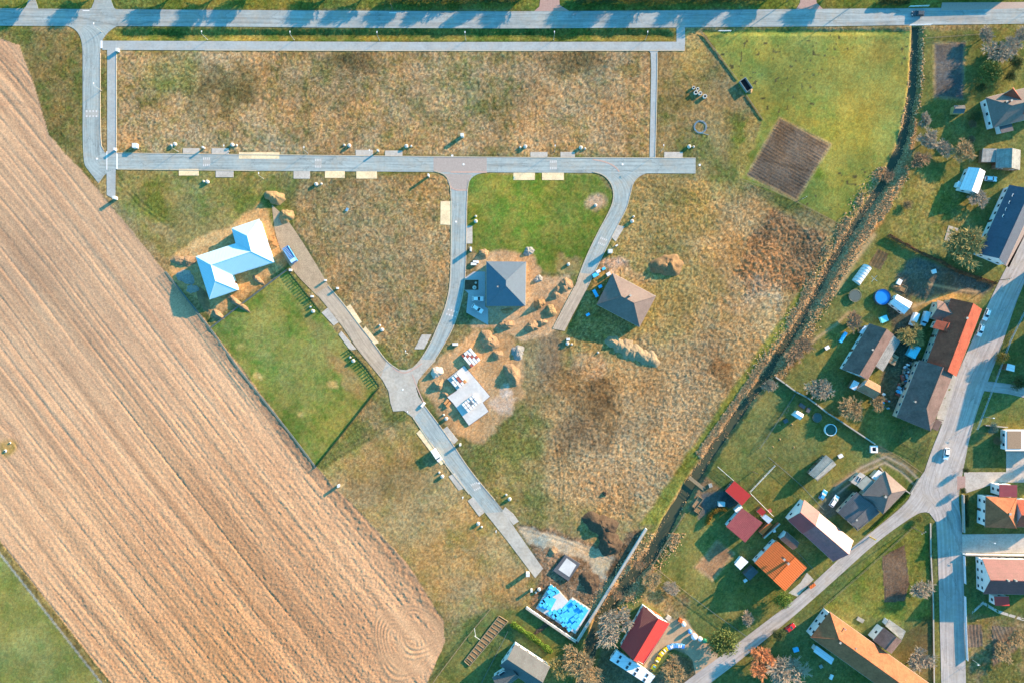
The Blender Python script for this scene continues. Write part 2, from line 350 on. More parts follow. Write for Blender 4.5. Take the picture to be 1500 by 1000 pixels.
blob(240, 340, 30, 8, (176, 150, 112), .6, rot=.7); blob(505, 545, 12, 45, (168, 138, 92), .9, rot=-.65); blob(455, 470, 10, 30, (150, 128, 84), .5, rot=-.65)
blob(1010, 70, 20, 40, (190, 156, 90), .7, rot=-.4); blob(1050, 190, 18, 60, (176, 146, 104), .6, rot=-.5); blob(992, 150, 30, 12, (108, 104, 56), .8)
blob(1095, 215, 8, 60, (196, 160, 102), .6, rot=.25)
# tilled garden plots
PLOTS = [([(1142, 173), (1217, 212), (1167, 294), (1094, 257)], (134, 116, 100), (110, 94, 80), .52, 4.4), ([(1368, 64), (1413, 62), (1411, 146), (1369, 143)], (120, 114, 108), (98, 92, 88), .0, 3.),
         ([(1017, 830), (1051, 792), (1075, 810), (1044, 849)], (176, 138, 104), (142, 112, 86), -.8, 4), ([(1292, 815), (1325, 797), (1332, 855), (1325, 880), (1296, 881)], (142, 116, 94), (112, 92, 76), 1.55, 3.2),
         ([(1417, 914), (1438, 914), (1440, 946), (1417, 948)], (146, 128, 112), (116, 100, 88), 1.5, 5), ([(1453, 916), (1488, 918), (1490, 950), (1455, 975)], (150, 130, 110), (120, 104, 86), 1.2, 5),
         ([(1348 - 62, 365), (1302, 372), (1290, 396), (1272, 388)], (120, 106, 84), (96, 86, 68), -1.1, 5)]
PZ = np.zeros(X.shape)
for poly, a, b, ang, per in PLOTS:
    m = region(poly, a, b, .022, .6, 0, reg=4)
    u = -X * math.sin(ang) + Y * math.cos(ang) + W1 * 3
    PZ += m * .085 * np.sin(u * 6.283 / per) * (.5 + noise(X, Y, 20, 88))
for poly in (PLOTS[0][0], PLOTS[1][0], PLOTS[2][0]):
    d, _ = polydist(poly + poly[:1]); t = np.exp(-((d - 1) / 1.6) ** 2) * .6 * (.4 + noise(X, Y, 8, 91)); C[:] = C * (1 - t[..., None]) + A3((186, 158, 116)) * t[..., None]
d, _ = polydist([(1119, 192 + 42), (1192, 253)]); t = np.exp(-(d / 1.1) ** 2) * .7; C *= (1 - .5 * t)[..., None]
# the ploughed field
m = inside(FIELD, X + W1 * 3, Y + W2 * 3); REG[m] = 1; mf = m.astype(float)
ang = math.radians(51.8); ca, sa = math.cos(ang), math.sin(ang)
V = X * ca + Y * sa; U = X * sa - Y * ca + 10 * (noise(V, U if False else X * 0, 420, 5) - .5) + 5 * (noise(X, Y, 160, 8) - .5)
def n1(u, s, seed): return noise(u, np.zeros_like(u), s, seed)
prof = .30 * (noise(U, V / 60, 2.0, 201) - .5) + .30 * (noise(U, V / 90, 4.0, 202) - .5) + .35 * (noise(U, V / 14, 2.2, 203) - .5)
gro = np.exp(-((np.mod(U + 9 * n1(U, 33, 9), 17.5) - 6) / 1.0) ** 2) * np.clip(1.9 * noise(U / 14, V / 150, 1, 13) - .25, 0, 1.3); gro2 = np.exp(-((np.mod(U + 14 * n1(U, 80, 19), 47.) - 20) / 1.0) ** 2) * np.clip(.4 + noise(U / 40, V / 200, 1, 23), 0, 1)
# near the lower right the clods are coarser
cl = np.clip((X * .6 + Y - 620) / 600, 0, 1)
SE_ = np.clip((Y - 560) / 380, 0, 1) * np.clip(1 - np.abs(X - 330) / 420, 0, 1)
kf = sharp(.5 * big + .3 * noise(U / 3, V / 60, 4, 15) + .2 * fine, .35, .65)
fc = mixc((229, 182, 142), (208, 162, 126), kf)
fc = fc * (1 - SE_[..., None] * np.array([.14, .26, .40])); 
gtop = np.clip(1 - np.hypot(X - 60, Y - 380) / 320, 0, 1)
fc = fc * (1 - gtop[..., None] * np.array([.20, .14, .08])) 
fc = fc * (1 + .26 * (noise(U, V / 70, 9, 77) - .5) + .13 * (noise(U, V / 120, 26, 78) - .5) + .16 * (big - .5))[..., None]
strip = np.exp(-((U - (300 * sa - 470 * ca) + 4) / 9) ** 2) * np.clip((V - 420) / 200, 0, 1)
fc = fc * (1 - .25 * np.clip(strip, 0, 1))[..., None]
# headland wheel loops
def loop(cx, cy, ax, ay, rot, r0, r1):
    c_, s_ = math.cos(rot), math.sin(rot); x = X - cx; y = Y - cy; p = (x * c_ + y * s_) / ax; q = (-x * s_ + y * c_) / ay
    q = q * (1 + .45 * np.clip(p, -1, 1)); r = np.hypot(p, q) + .03 * W1
    return ((r > r0) & (r < r1)).astype(float), r
LZ = np.zeros(X.shape); lm = np.zeros(X.shape)
for args in ((588, 940, 50, 38, -2.2, .40, 1.08), (612, 922, 40, 34, -2.0, .6, 1.05)):
    q, r = loop(*args); q = blur(q, 1); LZ = LZ * (1 - q) + q * np.sin(r * args[2] * 6.283 / 6.2); lm = np.maximum(lm, q)
fan = ((np.hypot(X - 6, Y - 100) < 42) & (X < 40)).astype(float)
LZ += 0
fz = (.19 + .16 * cl) * prof - .13 * gro - .12 * gro2 + (.05 + .16 * cl) * (spk - .5) + (.07 + .10 * cl) * (grain - .5) + .30 * strip * (noise(X, Y, 5, 44) - .5)
fz = fz * (1 - lm) + lm * (.10 * LZ * np.clip(2.2 * noise(X, Y, 16, 611) - .5, 0, 1.1) + .6 * .12 * prof + .07 * (grain - .5))
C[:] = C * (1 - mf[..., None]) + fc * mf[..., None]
# a weedy patch in the field round two inspection shafts
blob(10, 655, 13, 12, (170, 140, 60), .9, 5)
# pale kerb of trampled earth and dark weeds along the field's south-west rim
dS, _ = polydist([(-60, 722), (0, 800), (160, 1004), (200, 1060)])
C[dS < 5] = (A3((168, 146, 90)) * (1 - .6 * grain2[dS < 5][:, None])); C[(dS < 8) & (dS >= 5) & (REG != 1)] = A3((168, 164, 150))
# per-tuft colour grain: dry blades and green blades lie side by side
AMP = np.clip(RG / .06, .45, 1.); gv = (1 + AMP * (grain - .5) * .62) * (.9 + .35 * (fine - .35)) * (1 + AMP * (sharp(spk, .2, .8) - .5) * .62) * (.74 + .54 * fbm(X, Y, 44, 501, 3)) * (.9 + .2 * noise(X, Y, 130, 511)); gf = np.where(REG == 1, .86 + .28 * grain, gv)
C *= gf[..., None]
hue = np.where(REG == 1, 0, (nr.rand(NY, NX) - .5) * .2 + (spk2 - .5) * .22 * AMP + (fbm(X, Y, 50, 521, 3) - .5) * .45); C[..., 0] *= 1 + hue; C[..., 2] *= 1 - hue
# -------- heights
Z = RG * 1.8 * ((grain - .5) * .8 + (grain2 - .5) * 1.3 + (spk - .5) * .8 + (fine - .5) * .8) + PZ * 1.0
Z = Z * (1 - mf) + fz * mf
# ruts of the curved garden track
for pts in ([(1222, 716), (1262, 684), (1298, 668), (1326, 682), (1344, 700)], [(1228, 722), (1264, 692), (1296, 677), (1320, 690), (1338, 708)]):
    d, _ = polydist(pts); t = np.exp(-(d / 1.7) ** 2) * .8; Z -= .06 * t; C[:] = C * (1 - t[..., None]) + A3((186, 168, 146)) * t[..., None]
for pts, w_ in (([(1360, 416), (1400, 424), (1432, 428)], 2.0), ([(1336, 450), (1372, 436)], 2.), ([(1190, 500), (1225, 475), (1243, 458)], 2.5), ([(1222, 430), (1250, 385), (1280, 345)], 4)):
    d, _ = polydist(pts); t = np.exp(-(d / w_) ** 2) * .7; C[:] = C * (1 - t[..., None]) + A3((206, 170, 126)) * t[..., None]
# tractor turns pressed into the field
for pts, wd, st in (([(-10, 70), (14, 88), (34, 106), (42, 122)], 9, 3.4), ([(-10, 152), (26, 150), (46, 162), (62, 186), (74, 212)], 5, 3.2), ([(0, 104), (20, 118), (28, 128)], 7, 3.), ([(-5, 612), (22, 634), (34, 664), (52, 690), (96, 728)], 7, 3.2), ([(-5, 664), (18, 682), (40, 690)], 6, 3.4), ([(-5, 682), (22, 704), (50, 720), (64, 748)], 6, 3.2)):
    d, _ = polydist(pts); q = np.clip((wd - d) / 2, 0, 1) * (REG == 1); Z += q * (.07 * np.cos(d * 6.283 / st) - .03); C *= (1 - .10 * q * (np.cos(d * 6.283 / st) < 0))[..., None]
# tyre tracks worn into the sites
for pts, ww in (([(820, 745), (822, 700), (815, 640)], 3), ([(760, 772), (830, 792), (905, 825)], 2.6), ([(172, 262), (205, 300), (250, 332)], 3.2), ([(905, 745), (925, 765), (940, 785)], 4), ([(850, 870), (862, 885), (872, 880)], 3), ([(450, 690), (540, 640), (590, 600)], 4)):
    d, _ = polydist(pts); t = np.exp(-((np.abs(d - ww)) / 1.2) ** 2); Z -= .10 * t; C *= (1 - .14 * t)[..., None]
# the planted verge ditch below the main road
yc = 41.5 + np.clip(X / 1500, 0, 1) * 0
dt = np.interp(Y, [40, 43, 50, 54, 60], [0, -.15, -1.05, -.85, 0]) * np.clip((X - 165) / 15, 0, 1) * np.clip((988 - X) / 12, 0, 1)
dt2 = np.interp(Y, [39, 42, 47, 53], [0, -.1, -.6, 0]) * np.clip((X - 1010) / 12, 0, 1) * np.clip((1328 - X) / 10, 0, 1)
Z += dt + dt2
STREAM = [(1343, 20), (1342, 60), (1340, 115), (1333, 170), (1320, 218), (1298, 264), (1262, 318), (1240, 352), (1215, 395), (1190, 443), (1162, 490), (1140, 522), (1115, 562), (1078, 612), (1048, 655), (1022, 694), (1000, 730), (975, 775), (955, 812), (927, 845), (900, 875), (882, 903), (866, 945), (852, 1010), (840, 1090), (700, 2000)]
ds, fs = polydist(STREAM)
hw = np.interp(fs * (len(STREAM) - 1), [0, 3, 7, 10, 13, 15, 19, 22, 25], [3.5, 3.5, 4, 3.6, 4.2, 5.5, 7.5, 6, 5])
midb = np.exp(-((Y - 390) / 150.) ** 2); bank = np.clip((ds + W1 * 5 - hw * (1 - .35 * midb)) / (7.5 + 3 * midb), 0, 1)
Z = Z * bank + (1 - bank) * 0 - 1.45 * (1 - bank * bank * (3 - 2 * bank))
bk = np.clip(1 - np.abs(ds - hw - 3) / (5 + 9 * midb), 0, 1) * (.6 + .3 * midb)
C[:] = C * (1 - bk[..., None]) + bk[..., None] * mixc((196, 154, 106), (150, 130, 92), sharp(mid)) * gv[..., None]
# ------------------------------------------------------------------ roads, streets and paths
asph = mat('asphalt', T(172, 181, 180), .9, .14, .9, .01, 'road', mud=.42, dirt=.06)
asph2 = mat('asphalt_main', T(168, 176, 176), .9, .14, .8, .01, 'road', mud=.42, dirt=.10)
asphp = mat('asphalt_path', T(180, 184, 184), .9, .16, 1.1, .004, dirt=.08, mud=.3)
asphr = mat('asphalt_village', T(192, 182, 176), .9, .12, .8, .01, 'road', mud=.42, dirt=.12)
dusty = mat('asphalt_dusty', T(202, 180, 158), .95, .14, .8, .01, 'road', mud=.42, dirt=.10)
conc = mat('concrete', T(200, 190, 178), .9, .2, 1.0, .01, dirt=.14, mud=.4)
concg = mat('concrete_grey', T(226, 214, 202), .95, .2, 1.2, .01, 'paver', per=.7, dirt=.16, mud=.35)
paver = mat('pavers_pink', T(204, 186, 176), .9, .10, 1.2, .01, 'paver', per=.5)
sandy = mat('paver_yellow', (.84, .66, .40), .95, .18, 1.2, .005, 'paver', per=.7, dirt=.18)
kerbm = mat('kerb_stone', T(214, 196, 172), .9, .12, 2)
gravel = mat('gravel', T(196, 168, 138), 1, .34, 2.2, .05, dirt=.15)
white = mat('white_paint', (.78, .78, .76), .7, .08, 2)
def resample(pts, n=60):
    pts = [Vector((p[0], p[1], 0)) for p in pts]; d = [0]
    for a, b in zip(pts, pts[1:]): d.append(d[-1] + (b - a).length)
    out = []; j = 0
    for i in range(n + 1):
        t = d[-1] * i / n
        while j < len(d) - 2 and d[j + 1] < t: j += 1
        out.append(pts[j].lerp(pts[j + 1], (t - d[j]) / max(1e-9, d[j + 1] - d[j])))
    return out
ROADMASK = np.zeros(X.shape, bool)
def smooth_pts(p):
    """corner-cutting so that bends are curves"""
    for _ in range(2):
        q = [p[0]]
        for a, b in zip(p, p[1:]): q += [(a[0] * .75 + b[0] * .25, a[1] * .75 + b[1] * .25), (a[0] * .25 + b[0] * .75, a[1] * .25 + b[1] * .75)]
        p = q + [p[-1]]
    return p
def ribbon(name, left, right, z, m, n=60, smooth=True, mask=True, kind='structure'):
    if smooth: left, right = smooth_pts(left), smooth_pts(right)
    a, b = resample(left, n), resample(right, n); W = 5
    vs_, fs_, uv = [], [], []; u = 0; pc = None
    for i in range(n + 1):
        A, B = P(a[i].x, a[i].y, z), P(b[i].x, b[i].y, z); c = (A + B) / 2
        if pc is not None: u += (c - pc).length
        pc = c
        for k in range(W + 1): vs_.append(A.lerp(B, k / W)); uv.append((u, (B - A).length * k / W))
    for i in range(n):
        for k in range(W): q = i * (W + 1) + k; fs_.append((q, q + W + 1, q + W + 2, q + 1))
    me = bpy.data.meshes.new(name); me.from_pydata(vs_, [], fs_); me.materials.append(m)
    if me.polygons[0].normal.z < 0: me.flip_normals()
    ul = me.uv_layers.new(name='UVMap')
    for l in me.loops: ul.data[l.index].uv = uv[l.vertex_index]
    o = bpy.data.objects.new(name, me); COL.objects.link(o); o['kind'] = kind
    if mask: ROADMASK[inside([(p.x, p.y) for p in a] + [(p.x, p.y) for p in reversed(b)], X, Y)] = True
    return o
def slab(name, poly, z, m, mask=True, thick=.12, parent=None, kind='structure'):
    mb = MB(); mb.prism([tuple(P(x, y)[:2]) for x, y in poly], z - thick, z)
    if mask: ROADMASK[inside(poly, X, Y)] = True
    return mb.build(name, m, parent, kind=kind)
def kerb(pts, z0=-.05, h=.16, wd=.28, smooth=True):
    if smooth: pts = smooth_pts(pts)
    mb = MB()
    for a, b in zip(pts, pts[1:]):
        A, B = P(*a), P(*b); d = B - A
        if d.length < .05: continue
        mb.box(((A.x + B.x) / 2, (A.y + B.y) / 2, z0 + h / 2), (d.length + .1, wd, h), math.atan2(d.y, d.x))
    return mb.build('kerb', kerbm, kind='structure')
mainT = [(-1500, 8), (-400, 11), (0, 12.5), (100, 13.5), (500, 16), (750, 17), (1000, 15.5), (1125, 14), (1500, 11), (1900, 8), (3500, -6)]
mainB = [(-1500, 34), (-400, 37), (0, 38), (300, 39), (500, 41), (750, 42), (1000, 40.5), (1200, 39), (1335, 37), (1500, 35), (1900, 32), (3500, 18)]
ribbon('main_road', mainT, mainB, .030, asph2, 160, False)
WL = [(92, 36), (108, 41), (117, 52), (121, 68), (121, 120), (121, 235), (128, 250), (145, 262)]
WR = [(176, 36), (165, 42), (156, 50), (149, 60), (146.5, 75), (146.5, 130), (146.5, 211), (152, 221), (165, 249)]
ribbon('side_road', WL, WR, .022, asph, 60)
slab('road_stub', [(125, 17), (134, 12), (138, 2), (141, -60), (160, -60), (163, 2), (167, 12), (177, 17)], .018, asph2)
slab('driveway', [(30, 16), (38, 10), (42, 0), (44, -40), (54, -40), (52, 0), (57, 16)], .018, asph2)
CT, CB = [(148, 60), (300, 60.5), (600, 62), (1003, 61.5)], [(150, 73.5), (300, 74), (600, 75), (1003, 74.5)]
ribbon('cycle_path', CT, CB, .026, asphp, 60, False)
ribbon('cycle_path', [(157, 66), (157, 224)], [(170, 66), (170, 226)], .020, asphp, 20, False)
ribbon('cycle_path', [(156, 246), (156.5, 286)], [(169.5, 246), (169, 293)], .018, asphp, 10, False)
ribbon('cycle_path', [(991, 39), (991, 66)], [(1003.5, 39), (1003.5, 66)], .024, asphp, 8, False)
ribbon('footpath', [(949, 72), (953, 76), (954, 100), (951.5, 234)], [(966, 72), (962.5, 76), (962.5, 100), (959.5, 234)], .020, asphp, 20, False)
ST, SB = [(146, 223.5), (172, 224.5), (375, 227), (560, 229), (750, 231), (1019, 232)], [(146, 248), (172, 248.3), (375, 250.5), (660, 252.5), (750, 253), (1019, 254.5)]
ribbon('street', ST, SB, .024, asph, 80, False)
slab('road_stub', [(128, 248), (150, 247), (157, 247), (152, 258), (144.5, 269)], .015, asph)
slab('junction_paving', [(635, 230), (713, 231), (713, 253), (635, 252.6)], .030, paver, thick=.02)
B1L = [(636, 251), (650, 255), (657, 263), (661, 280), (661, 350), (660, 410), (656, 437), (649, 460), (640, 480), (632, 500), (616, 527), (603, 540)]
B1R = [(716, 252), (696, 256), (687, 265), (684, 282), (683, 350), (682, 405), (677, 437), (671, 460), (662, 484), (652, 502), (637, 527), (620, 547)]
ribbon('street', B1L, B1R, .020, asph, 60)
slab('junction_paving', [(656, 262), (661, 278), (684.5, 278), (688, 263), (692, 256), (650, 255)], .026, paver, False, .02)
D2L, D2R = [(463, 430), (505, 482), (522, 510), (558, 553), (569, 568)], [(481, 419), (505, 447), (527, 477), (547, 502), (567, 530), (586, 542)]
ribbon('street', D2L, D2R, .018, dusty, 40)
slab('junction_paving', [(558, 552), (566, 529), (572, 534.5), (583, 540.5), (595, 541.5), (606, 537), (617, 526), (639, 527), (622, 545), (613, 556), (609.5, 568), (613, 580), (622, 593), (606, 612), (592, 601), (576, 602), (572, 590), (569, 572)], .030, conc, thick=.03)
ribbon('street', [(603, 608), (647, 672), (687, 722), (713, 753)], [(619, 590), (657, 640), (687, 687), (725, 732), (740, 751)], .020, asph, 40, False)
ribbon('street', [(711, 751), (742, 790), (784, 846)], [(738, 749), (757, 777), (795.5, 832)], .026, conc, 20, False)
EL_, ER_ = [(868, 252), (884, 256), (895, 268), (899, 282), (898, 297), (890, 315), (875, 342), (857, 380), (846, 410)], [(950, 253), (935, 259), (927, 270), (922, 290), (918, 306), (905, 330), (890, 360), (872, 397), (861, 420)]
ribbon('street', EL_, ER_, .020, asph, 40)
ribbon('street', [(850, 400), (842, 420), (826, 450), (810, 481.5)], [(870, 402), (860, 423), (844, 452), (827, 485)], .026, dusty, 20, False)
RL = [(1620, 110), (1545, 260), (1497, 350), (1467, 405), (1450, 440), (1433, 478), (1418, 512), (1400, 553), (1380, 622), (1366, 655), (1354, 690), (1345, 720), (1366, 742), (1372, 765), (1375, 850), (1379, 1000), (1384, 1200)]
RR = [(1660, 120), (1580, 280), (1516, 380), (1489, 440), (1470, 500), (1440, 575), (1422, 632), (1411, 687), (1404, 725), (1405, 740), (1407, 755), (1409, 770), (1410, 810), (1412, 860), (1413, 920), (1415, 1000), (1420, 1200)]
ribbon('village_road', RL, RR, .030, asphr, 120)
slab('village_road', [(1354, 690), (1345, 703), (1325, 742), (1342, 753), (1358, 746), (1372, 765), (1385, 740)], .022, asphr)
FT, FB = [(1352, 700), (1334, 728), (1310, 752), (1245, 803), (1200, 845), (1162, 880), (1125, 907), (1063, 955), (1003, 998), (950, 1040), (800, 1170)], [(1372, 755), (1356, 748), (1342, 752), (1285, 792), (1225, 847), (1165, 900), (1125, 933), (1085, 966), (1040, 1000), (990, 1040), (840, 1180)]
ribbon('lane', FT, FB, .024, asphr, 80)
slab('paved_yard', [(1412, 691), (1474, 691), (1474, 661), (1600, 661), (1600, 706), (1462, 706), (1414, 722)], .02, concg)
slab('driveway', [(1408, 782), (1620, 780), (1620, 811), (1408, 809)], .018, concg)
ribbon('driveway', [(1447, 558), (1480, 562), (1560, 580)], [(1441, 572), (1480, 577), (1560, 597)], .018, asphr, 10, False)
slab('pavement', [(1402, 697), (1414, 697), (1414, 713), (1402, 717)], .036, mat('pavers_red', T(206, 168, 156), .9, .15, 1.5, 0, 'paver', per=.5), thick=.02)
slab('pavement', [(1372, 612), (1384, 560), (1398, 540), (1403, 545), (1392, 588), (1381, 622)], .045, conc, False, .05)
slab('pavement', [(1463, 384), (1478, 392), (1512, 322), (1500, 300)], .03, mat('pavement_pink', T(196, 170, 156), .9, .15, 2, 0), True, .05)
slab('pavement', [(1378, 16), (1500, 12.5), (1600, 10), (1600, 3), (1380, 4)], .036, mat('pavement_pink', (1, 1, 1)), True, .04)
slab('driveway', [(1165, 16), (1172, 4), (1174, -40), (1196, -40), (1196, 4), (1208, 16)], .018, mat('pavers_red', (1, 1, 1)))
slab('driveway', [(780, 19), (790, 10), (796, -40), (816, -40), (820, 8), (838, 19)], .018, mat('pavers_red', (1, 1, 1)))
ribbon('dirt_track', [(398, 300), (404, 352), (427, 396), (465, 434)], [(418, 318), (437, 345), (457, 377), (483, 421)], .012, gravel, 30)
ribbon('driveway', [(1418 + 6, 895), (1440, 880), (1462, 893), (1500, 905)], [(1424, 899), (1440, 884.5), (1461, 897), (1500, 909)], .014, concg, 20, False, False)
slab('paved_yard', [(694, 398), (711, 398), (711, 450), (715, 452), (715, 476), (683, 458), (686, 430), (681, 425), (681, 407)], .022, mat('pavers_grey', T(204, 204, 206), .9, .1, 2, .004, 'paver', per=.4))
slab('paved_yard', [(1389.5, 330.5), (1404, 335), (1396.5, 355), (1383, 352.5)], .06, conc)
slab('paved_yard', [(1163, 868), (1182, 838), (1190, 846), (1165, 872)], .02, conc)
slab('driveway', [(1185, 842), (1192, 848), (1168, 873), (1155, 868)], .014, conc, False)
slab('paved_yard', [(981, 913), (1003, 905), (1012, 918), (1032, 940), (1052, 958), (1043, 985), (1020, 992), (1014, 965), (1000, 952), (985, 950), (966, 962), (952, 985), (943, 975)], .02, mat('pavers_tan', T(218, 182, 146), .9, .14, 1.5, .004, 'paver', per=.4, dirt=.12))
# kerbs along the new streets
for pts in (B1L[:], B1R[2:], EL_, ER_[2:], ST[1:], SB[1:3], CB[1:], [(146.8, 78), (146.8, 211), (152, 220)], [(170.6, 78), (170.6, 224)], D2R, [(620, 591), (657, 640), (687, 687), (725, 732)], [(842, 420), (826, 450), (810, 481)], [(963, 78), (963, 100), (960, 231)], [(605, 611), (647, 673), (687, 723)]): kerb(pts)
# driveway aprons laid in grey and yellow pavers
G_ = [[(268, 217.5), (292, 217.5), (292, 226), (268, 226)], [(310, 217.5), (335, 217.5), (335, 226), (310, 226)], [(521, 220), (546, 220), (546, 229), (521, 229)], [(564, 221), (589.5, 221), (589.5, 230), (564, 230)], [(777, 223), (802, 223), (802, 232), (777, 232)], [(821, 223), (842, 223), (842, 232), (821, 232)], [(973, 223), (1000, 223), (1000, 232), (973, 232)], [(316, 249), (342, 249), (342, 260), (316, 260)], [(430, 251), (454, 251), (454, 262), (430, 262)], [(683, 331), (692, 331), (692, 357), (683, 357)], [(905, 330), (915, 332), (902, 354), (895, 347)], [(618, 490), (632, 490), (621, 511), (607, 511)], [(480, 451), (496, 472), (489, 477), (471, 458)], [(500, 485), (510, 497), (522, 511), (513, 513), (496, 490)], [(655, 624), (671, 644), (665, 650), (647, 630)], [(666, 692), (682, 714), (672, 718), (657, 697)], [(693, 727), (710, 750), (702, 756), (685, 733)], [(740, 742), (752, 752), (760, 763), (752, 768), (736, 748)]]
Y_ = [[(262, 248), (291, 248), (291, 257.5), (262, 257.5)], [(476, 251), (505, 251), (505, 261), (476, 261)], [(522, 251.5), (552, 251.5), (552, 262), (522, 262)], [(752, 253.5), (783.5, 253.5), (783.5, 264), (752, 264)], [(794, 253.5), (826, 253.5), (826, 264), (794, 264)], [(350, 223.5), (409, 223.5), (409, 233), (350, 233)], [(645.5, 295), (661, 295), (660.5, 330), (645, 329)], [(513, 446), (530, 472), (524, 475), (507, 450)], [(535, 478), (555, 502), (549, 504), (532, 482)], [(616, 628), (652, 676), (646, 681), (610, 634)]]
for q in G_: slab('driveway_apron', q, .034, concg)
for q in Y_: slab('driveway_apron', q, .036, sandy)
# speed tables: pale paved bands with white bars at both ends
def hump(poly, bars=4):
    o = slab('speed_table', poly, .044, mat('hump_paver', T(204, 198, 190), .9, .1, 2, 0, 'paver', per=.4), False, .03)
    a, b, c, d = [P(x, y, .047) for x, y in poly]; mb = MB()
    for (p, q, r, s_) in ((a, b, c, d), (d, c, b, a)):
        for k in range(bars):
            t0, t1 = (k + .2) / bars, (k + .65) / bars; e = .26
            p0, p1 = p.lerp(q, t0), p.lerp(q, t1); mb.face([p0, p1, p1.lerp(r.lerp(s_, 1 - t1), e), p0.lerp(r.lerp(s_, 1 - t0), e)])
    mb.build('road_marking', mat('worn_white_paint', (.52, .52, .50), .8, .35, 2.5), kind='structure')
for q in ([(297, 231), (308, 231), (308, 244), (297, 244)], [(461, 233), (471, 233), (471, 246), (461, 246)], [(805, 235.5), (816, 235.5), (816, 248.5), (805, 248.5)], [(125, 162), (144, 162), (144, 172), (125, 172)], [(880, 347), (890, 351), (885.5, 361), (875, 357)], [(688.5, 709), (699, 705), (705, 714), (695, 719)], [(656, 452), (672, 457), (669, 466), (652, 461)]): hump(q)
mb = MB()
for (x0, y0, x1, y1) in ((121, 15.4, 131, 16.4), (570, 18.5, 581, 19.5), (147.3, 60, 150, 71), (170.4, 224.6, 172.2, 248.2), (156, 222, 157, 249)):
    a = P(x0, y0, .05); b = P(x1, y1, .05); mb.box(((a.x + b.x) / 2, (a.y + b.y) / 2, .05), (abs(b.x - a.x), abs(b.y - a.y), .012))
mb.build('road_marking', white, kind='structure')

for pts, wd_ in (([(868, 234), (886, 237), (901, 244), (907, 252)], .5), ([(660, 252.6), (713, 252.6)], .6), ([(655, 262), (662, 279), (684, 279)], .5), ([(570, 531), (580, 543), (596, 547), (618, 532)], .5), ([(604, 548), (612, 570), (622, 592)], .4)):
    mb = MB(); q_ = smooth_pts(pts)
    for a, b in zip(q_, q_[1:]):
        A, B = P(*a), P(*b); d = B - A
        if d.length > .01: mb.box(((A.x + B.x) / 2, (A.y + B.y) / 2, .03), (d.length + .02, wd_, .036), math.atan2(d.y, d.x))
    mb.build('paving_band', mat('band_pink', T(214, 176, 160), .9, .2, 2, 0), kind='structure')
# ------------------------------------------------------------------ finish the land: sink it under the roads, cut it into named sheets
md = blur(ROADMASK, 1) > .02
Z = np.where(md, -.07, Z); Z = np.where(ROADMASK, -.07, Z)
far = np.clip((np.maximum(np.abs(X - 750) - 900, np.abs(Y - 500) - 620)) / 300, 0, 1)
Z = Z * (1 - far)
soil = bpy.data.materials.new('land'); soil.use_nodes = True
nt = soil.node_tree; N = nt.nodes; L = nt.links; b = N['Principled BSDF']; b.inputs['Roughness'].default_value = 1; b.inputs['Specular IOR Level'].default_value = .0
at = N.new('ShaderNodeAttribute'); at.attribute_name = 'Col'
tc = N.new('ShaderNodeTexCoord'); n1_ = N.new('ShaderNodeTexNoise'); n1_.inputs['Scale'].default_value = 2.2; n1_.inputs['Detail'].default_value = 5; n1_.inputs['Roughness'].default_value = .75
L.new(tc.outputs['Object'], n1_.inputs['Vector'])
mr = N.new('ShaderNodeMapRange'); mr.inputs[1].default_value = .3; mr.inputs[2].default_value = .7; mr.inputs[3].default_value = .68; mr.inputs[4].default_value = 1.32; L.new(n1_.outputs['Fac'], mr.inputs[0])
vm = N.new('ShaderNodeVectorMath'); vm.operation = 'SCALE'; L.new(at.outputs['Color'], vm.inputs[0]); L.new(mr.outputs[0], vm.inputs['Scale']); L.new(vm.outputs[0], b.inputs['Base Color'])
bp = N.new('ShaderNodeBump'); bp.inputs['Strength'].default_value = .55; bp.inputs['Distance'].default_value = .12; L.new(n1_.outputs['Fac'], bp.inputs['Height']); L.new(bp.outputs[0], b.inputs['Normal'])
C = np.clip(C, 0.004, .8)
wx = ((X - 750) * S).ravel(); wy = ((500 - Y) * S).ravel(); wz = Z.ravel(); CC = C.reshape(-1, 3)
ii, jj = np.meshgrid(np.arange(NY - 1), np.arange(NX - 1), indexing='ij')
v0 = (ii * NX + jj).ravel(); quads = np.stack([v0 + NX, v0 + NX + 1, v0 + 1, v0], 1); fr = REG[:-1, :-1].ravel()
def sheet(name, sel):
    q = quads[sel]; ids, inv = np.unique(q.ravel(), return_inverse=True)
    me = bpy.data.meshes.new(name); nv, nf = len(ids), len(q)
    me.vertices.add(nv); me.vertices.foreach_set('co', np.stack([wx[ids], wy[ids], wz[ids]], 1).astype('f').ravel())
    me.loops.add(nf * 4); me.loops.foreach_set('vertex_index', inv.astype('i').ravel())
    me.polygons.add(nf); me.polygons.foreach_set('loop_start', np.arange(0, nf * 4, 4, dtype='i'))
    me.polygons.foreach_set('use_smooth', np.ones(nf, bool)); me.update(calc_edges=True)
    ca_ = me.color_attributes.new('Col', 'FLOAT_COLOR', 'POINT'); ca_.data.foreach_set('color', np.concatenate([CC[ids], np.ones((nv, 1))], 1).astype('f').ravel())
    me.materials.append(soil); o = bpy.data.objects.new(name, me); COL.objects.link(o); o['kind'] = 'structure'
sheet('ground', fr == 0); sheet('ploughed_field', fr == 1); sheet('lawn', fr == 2); sheet('meadow', fr == 3); sheet('garden_soil', fr == 4)
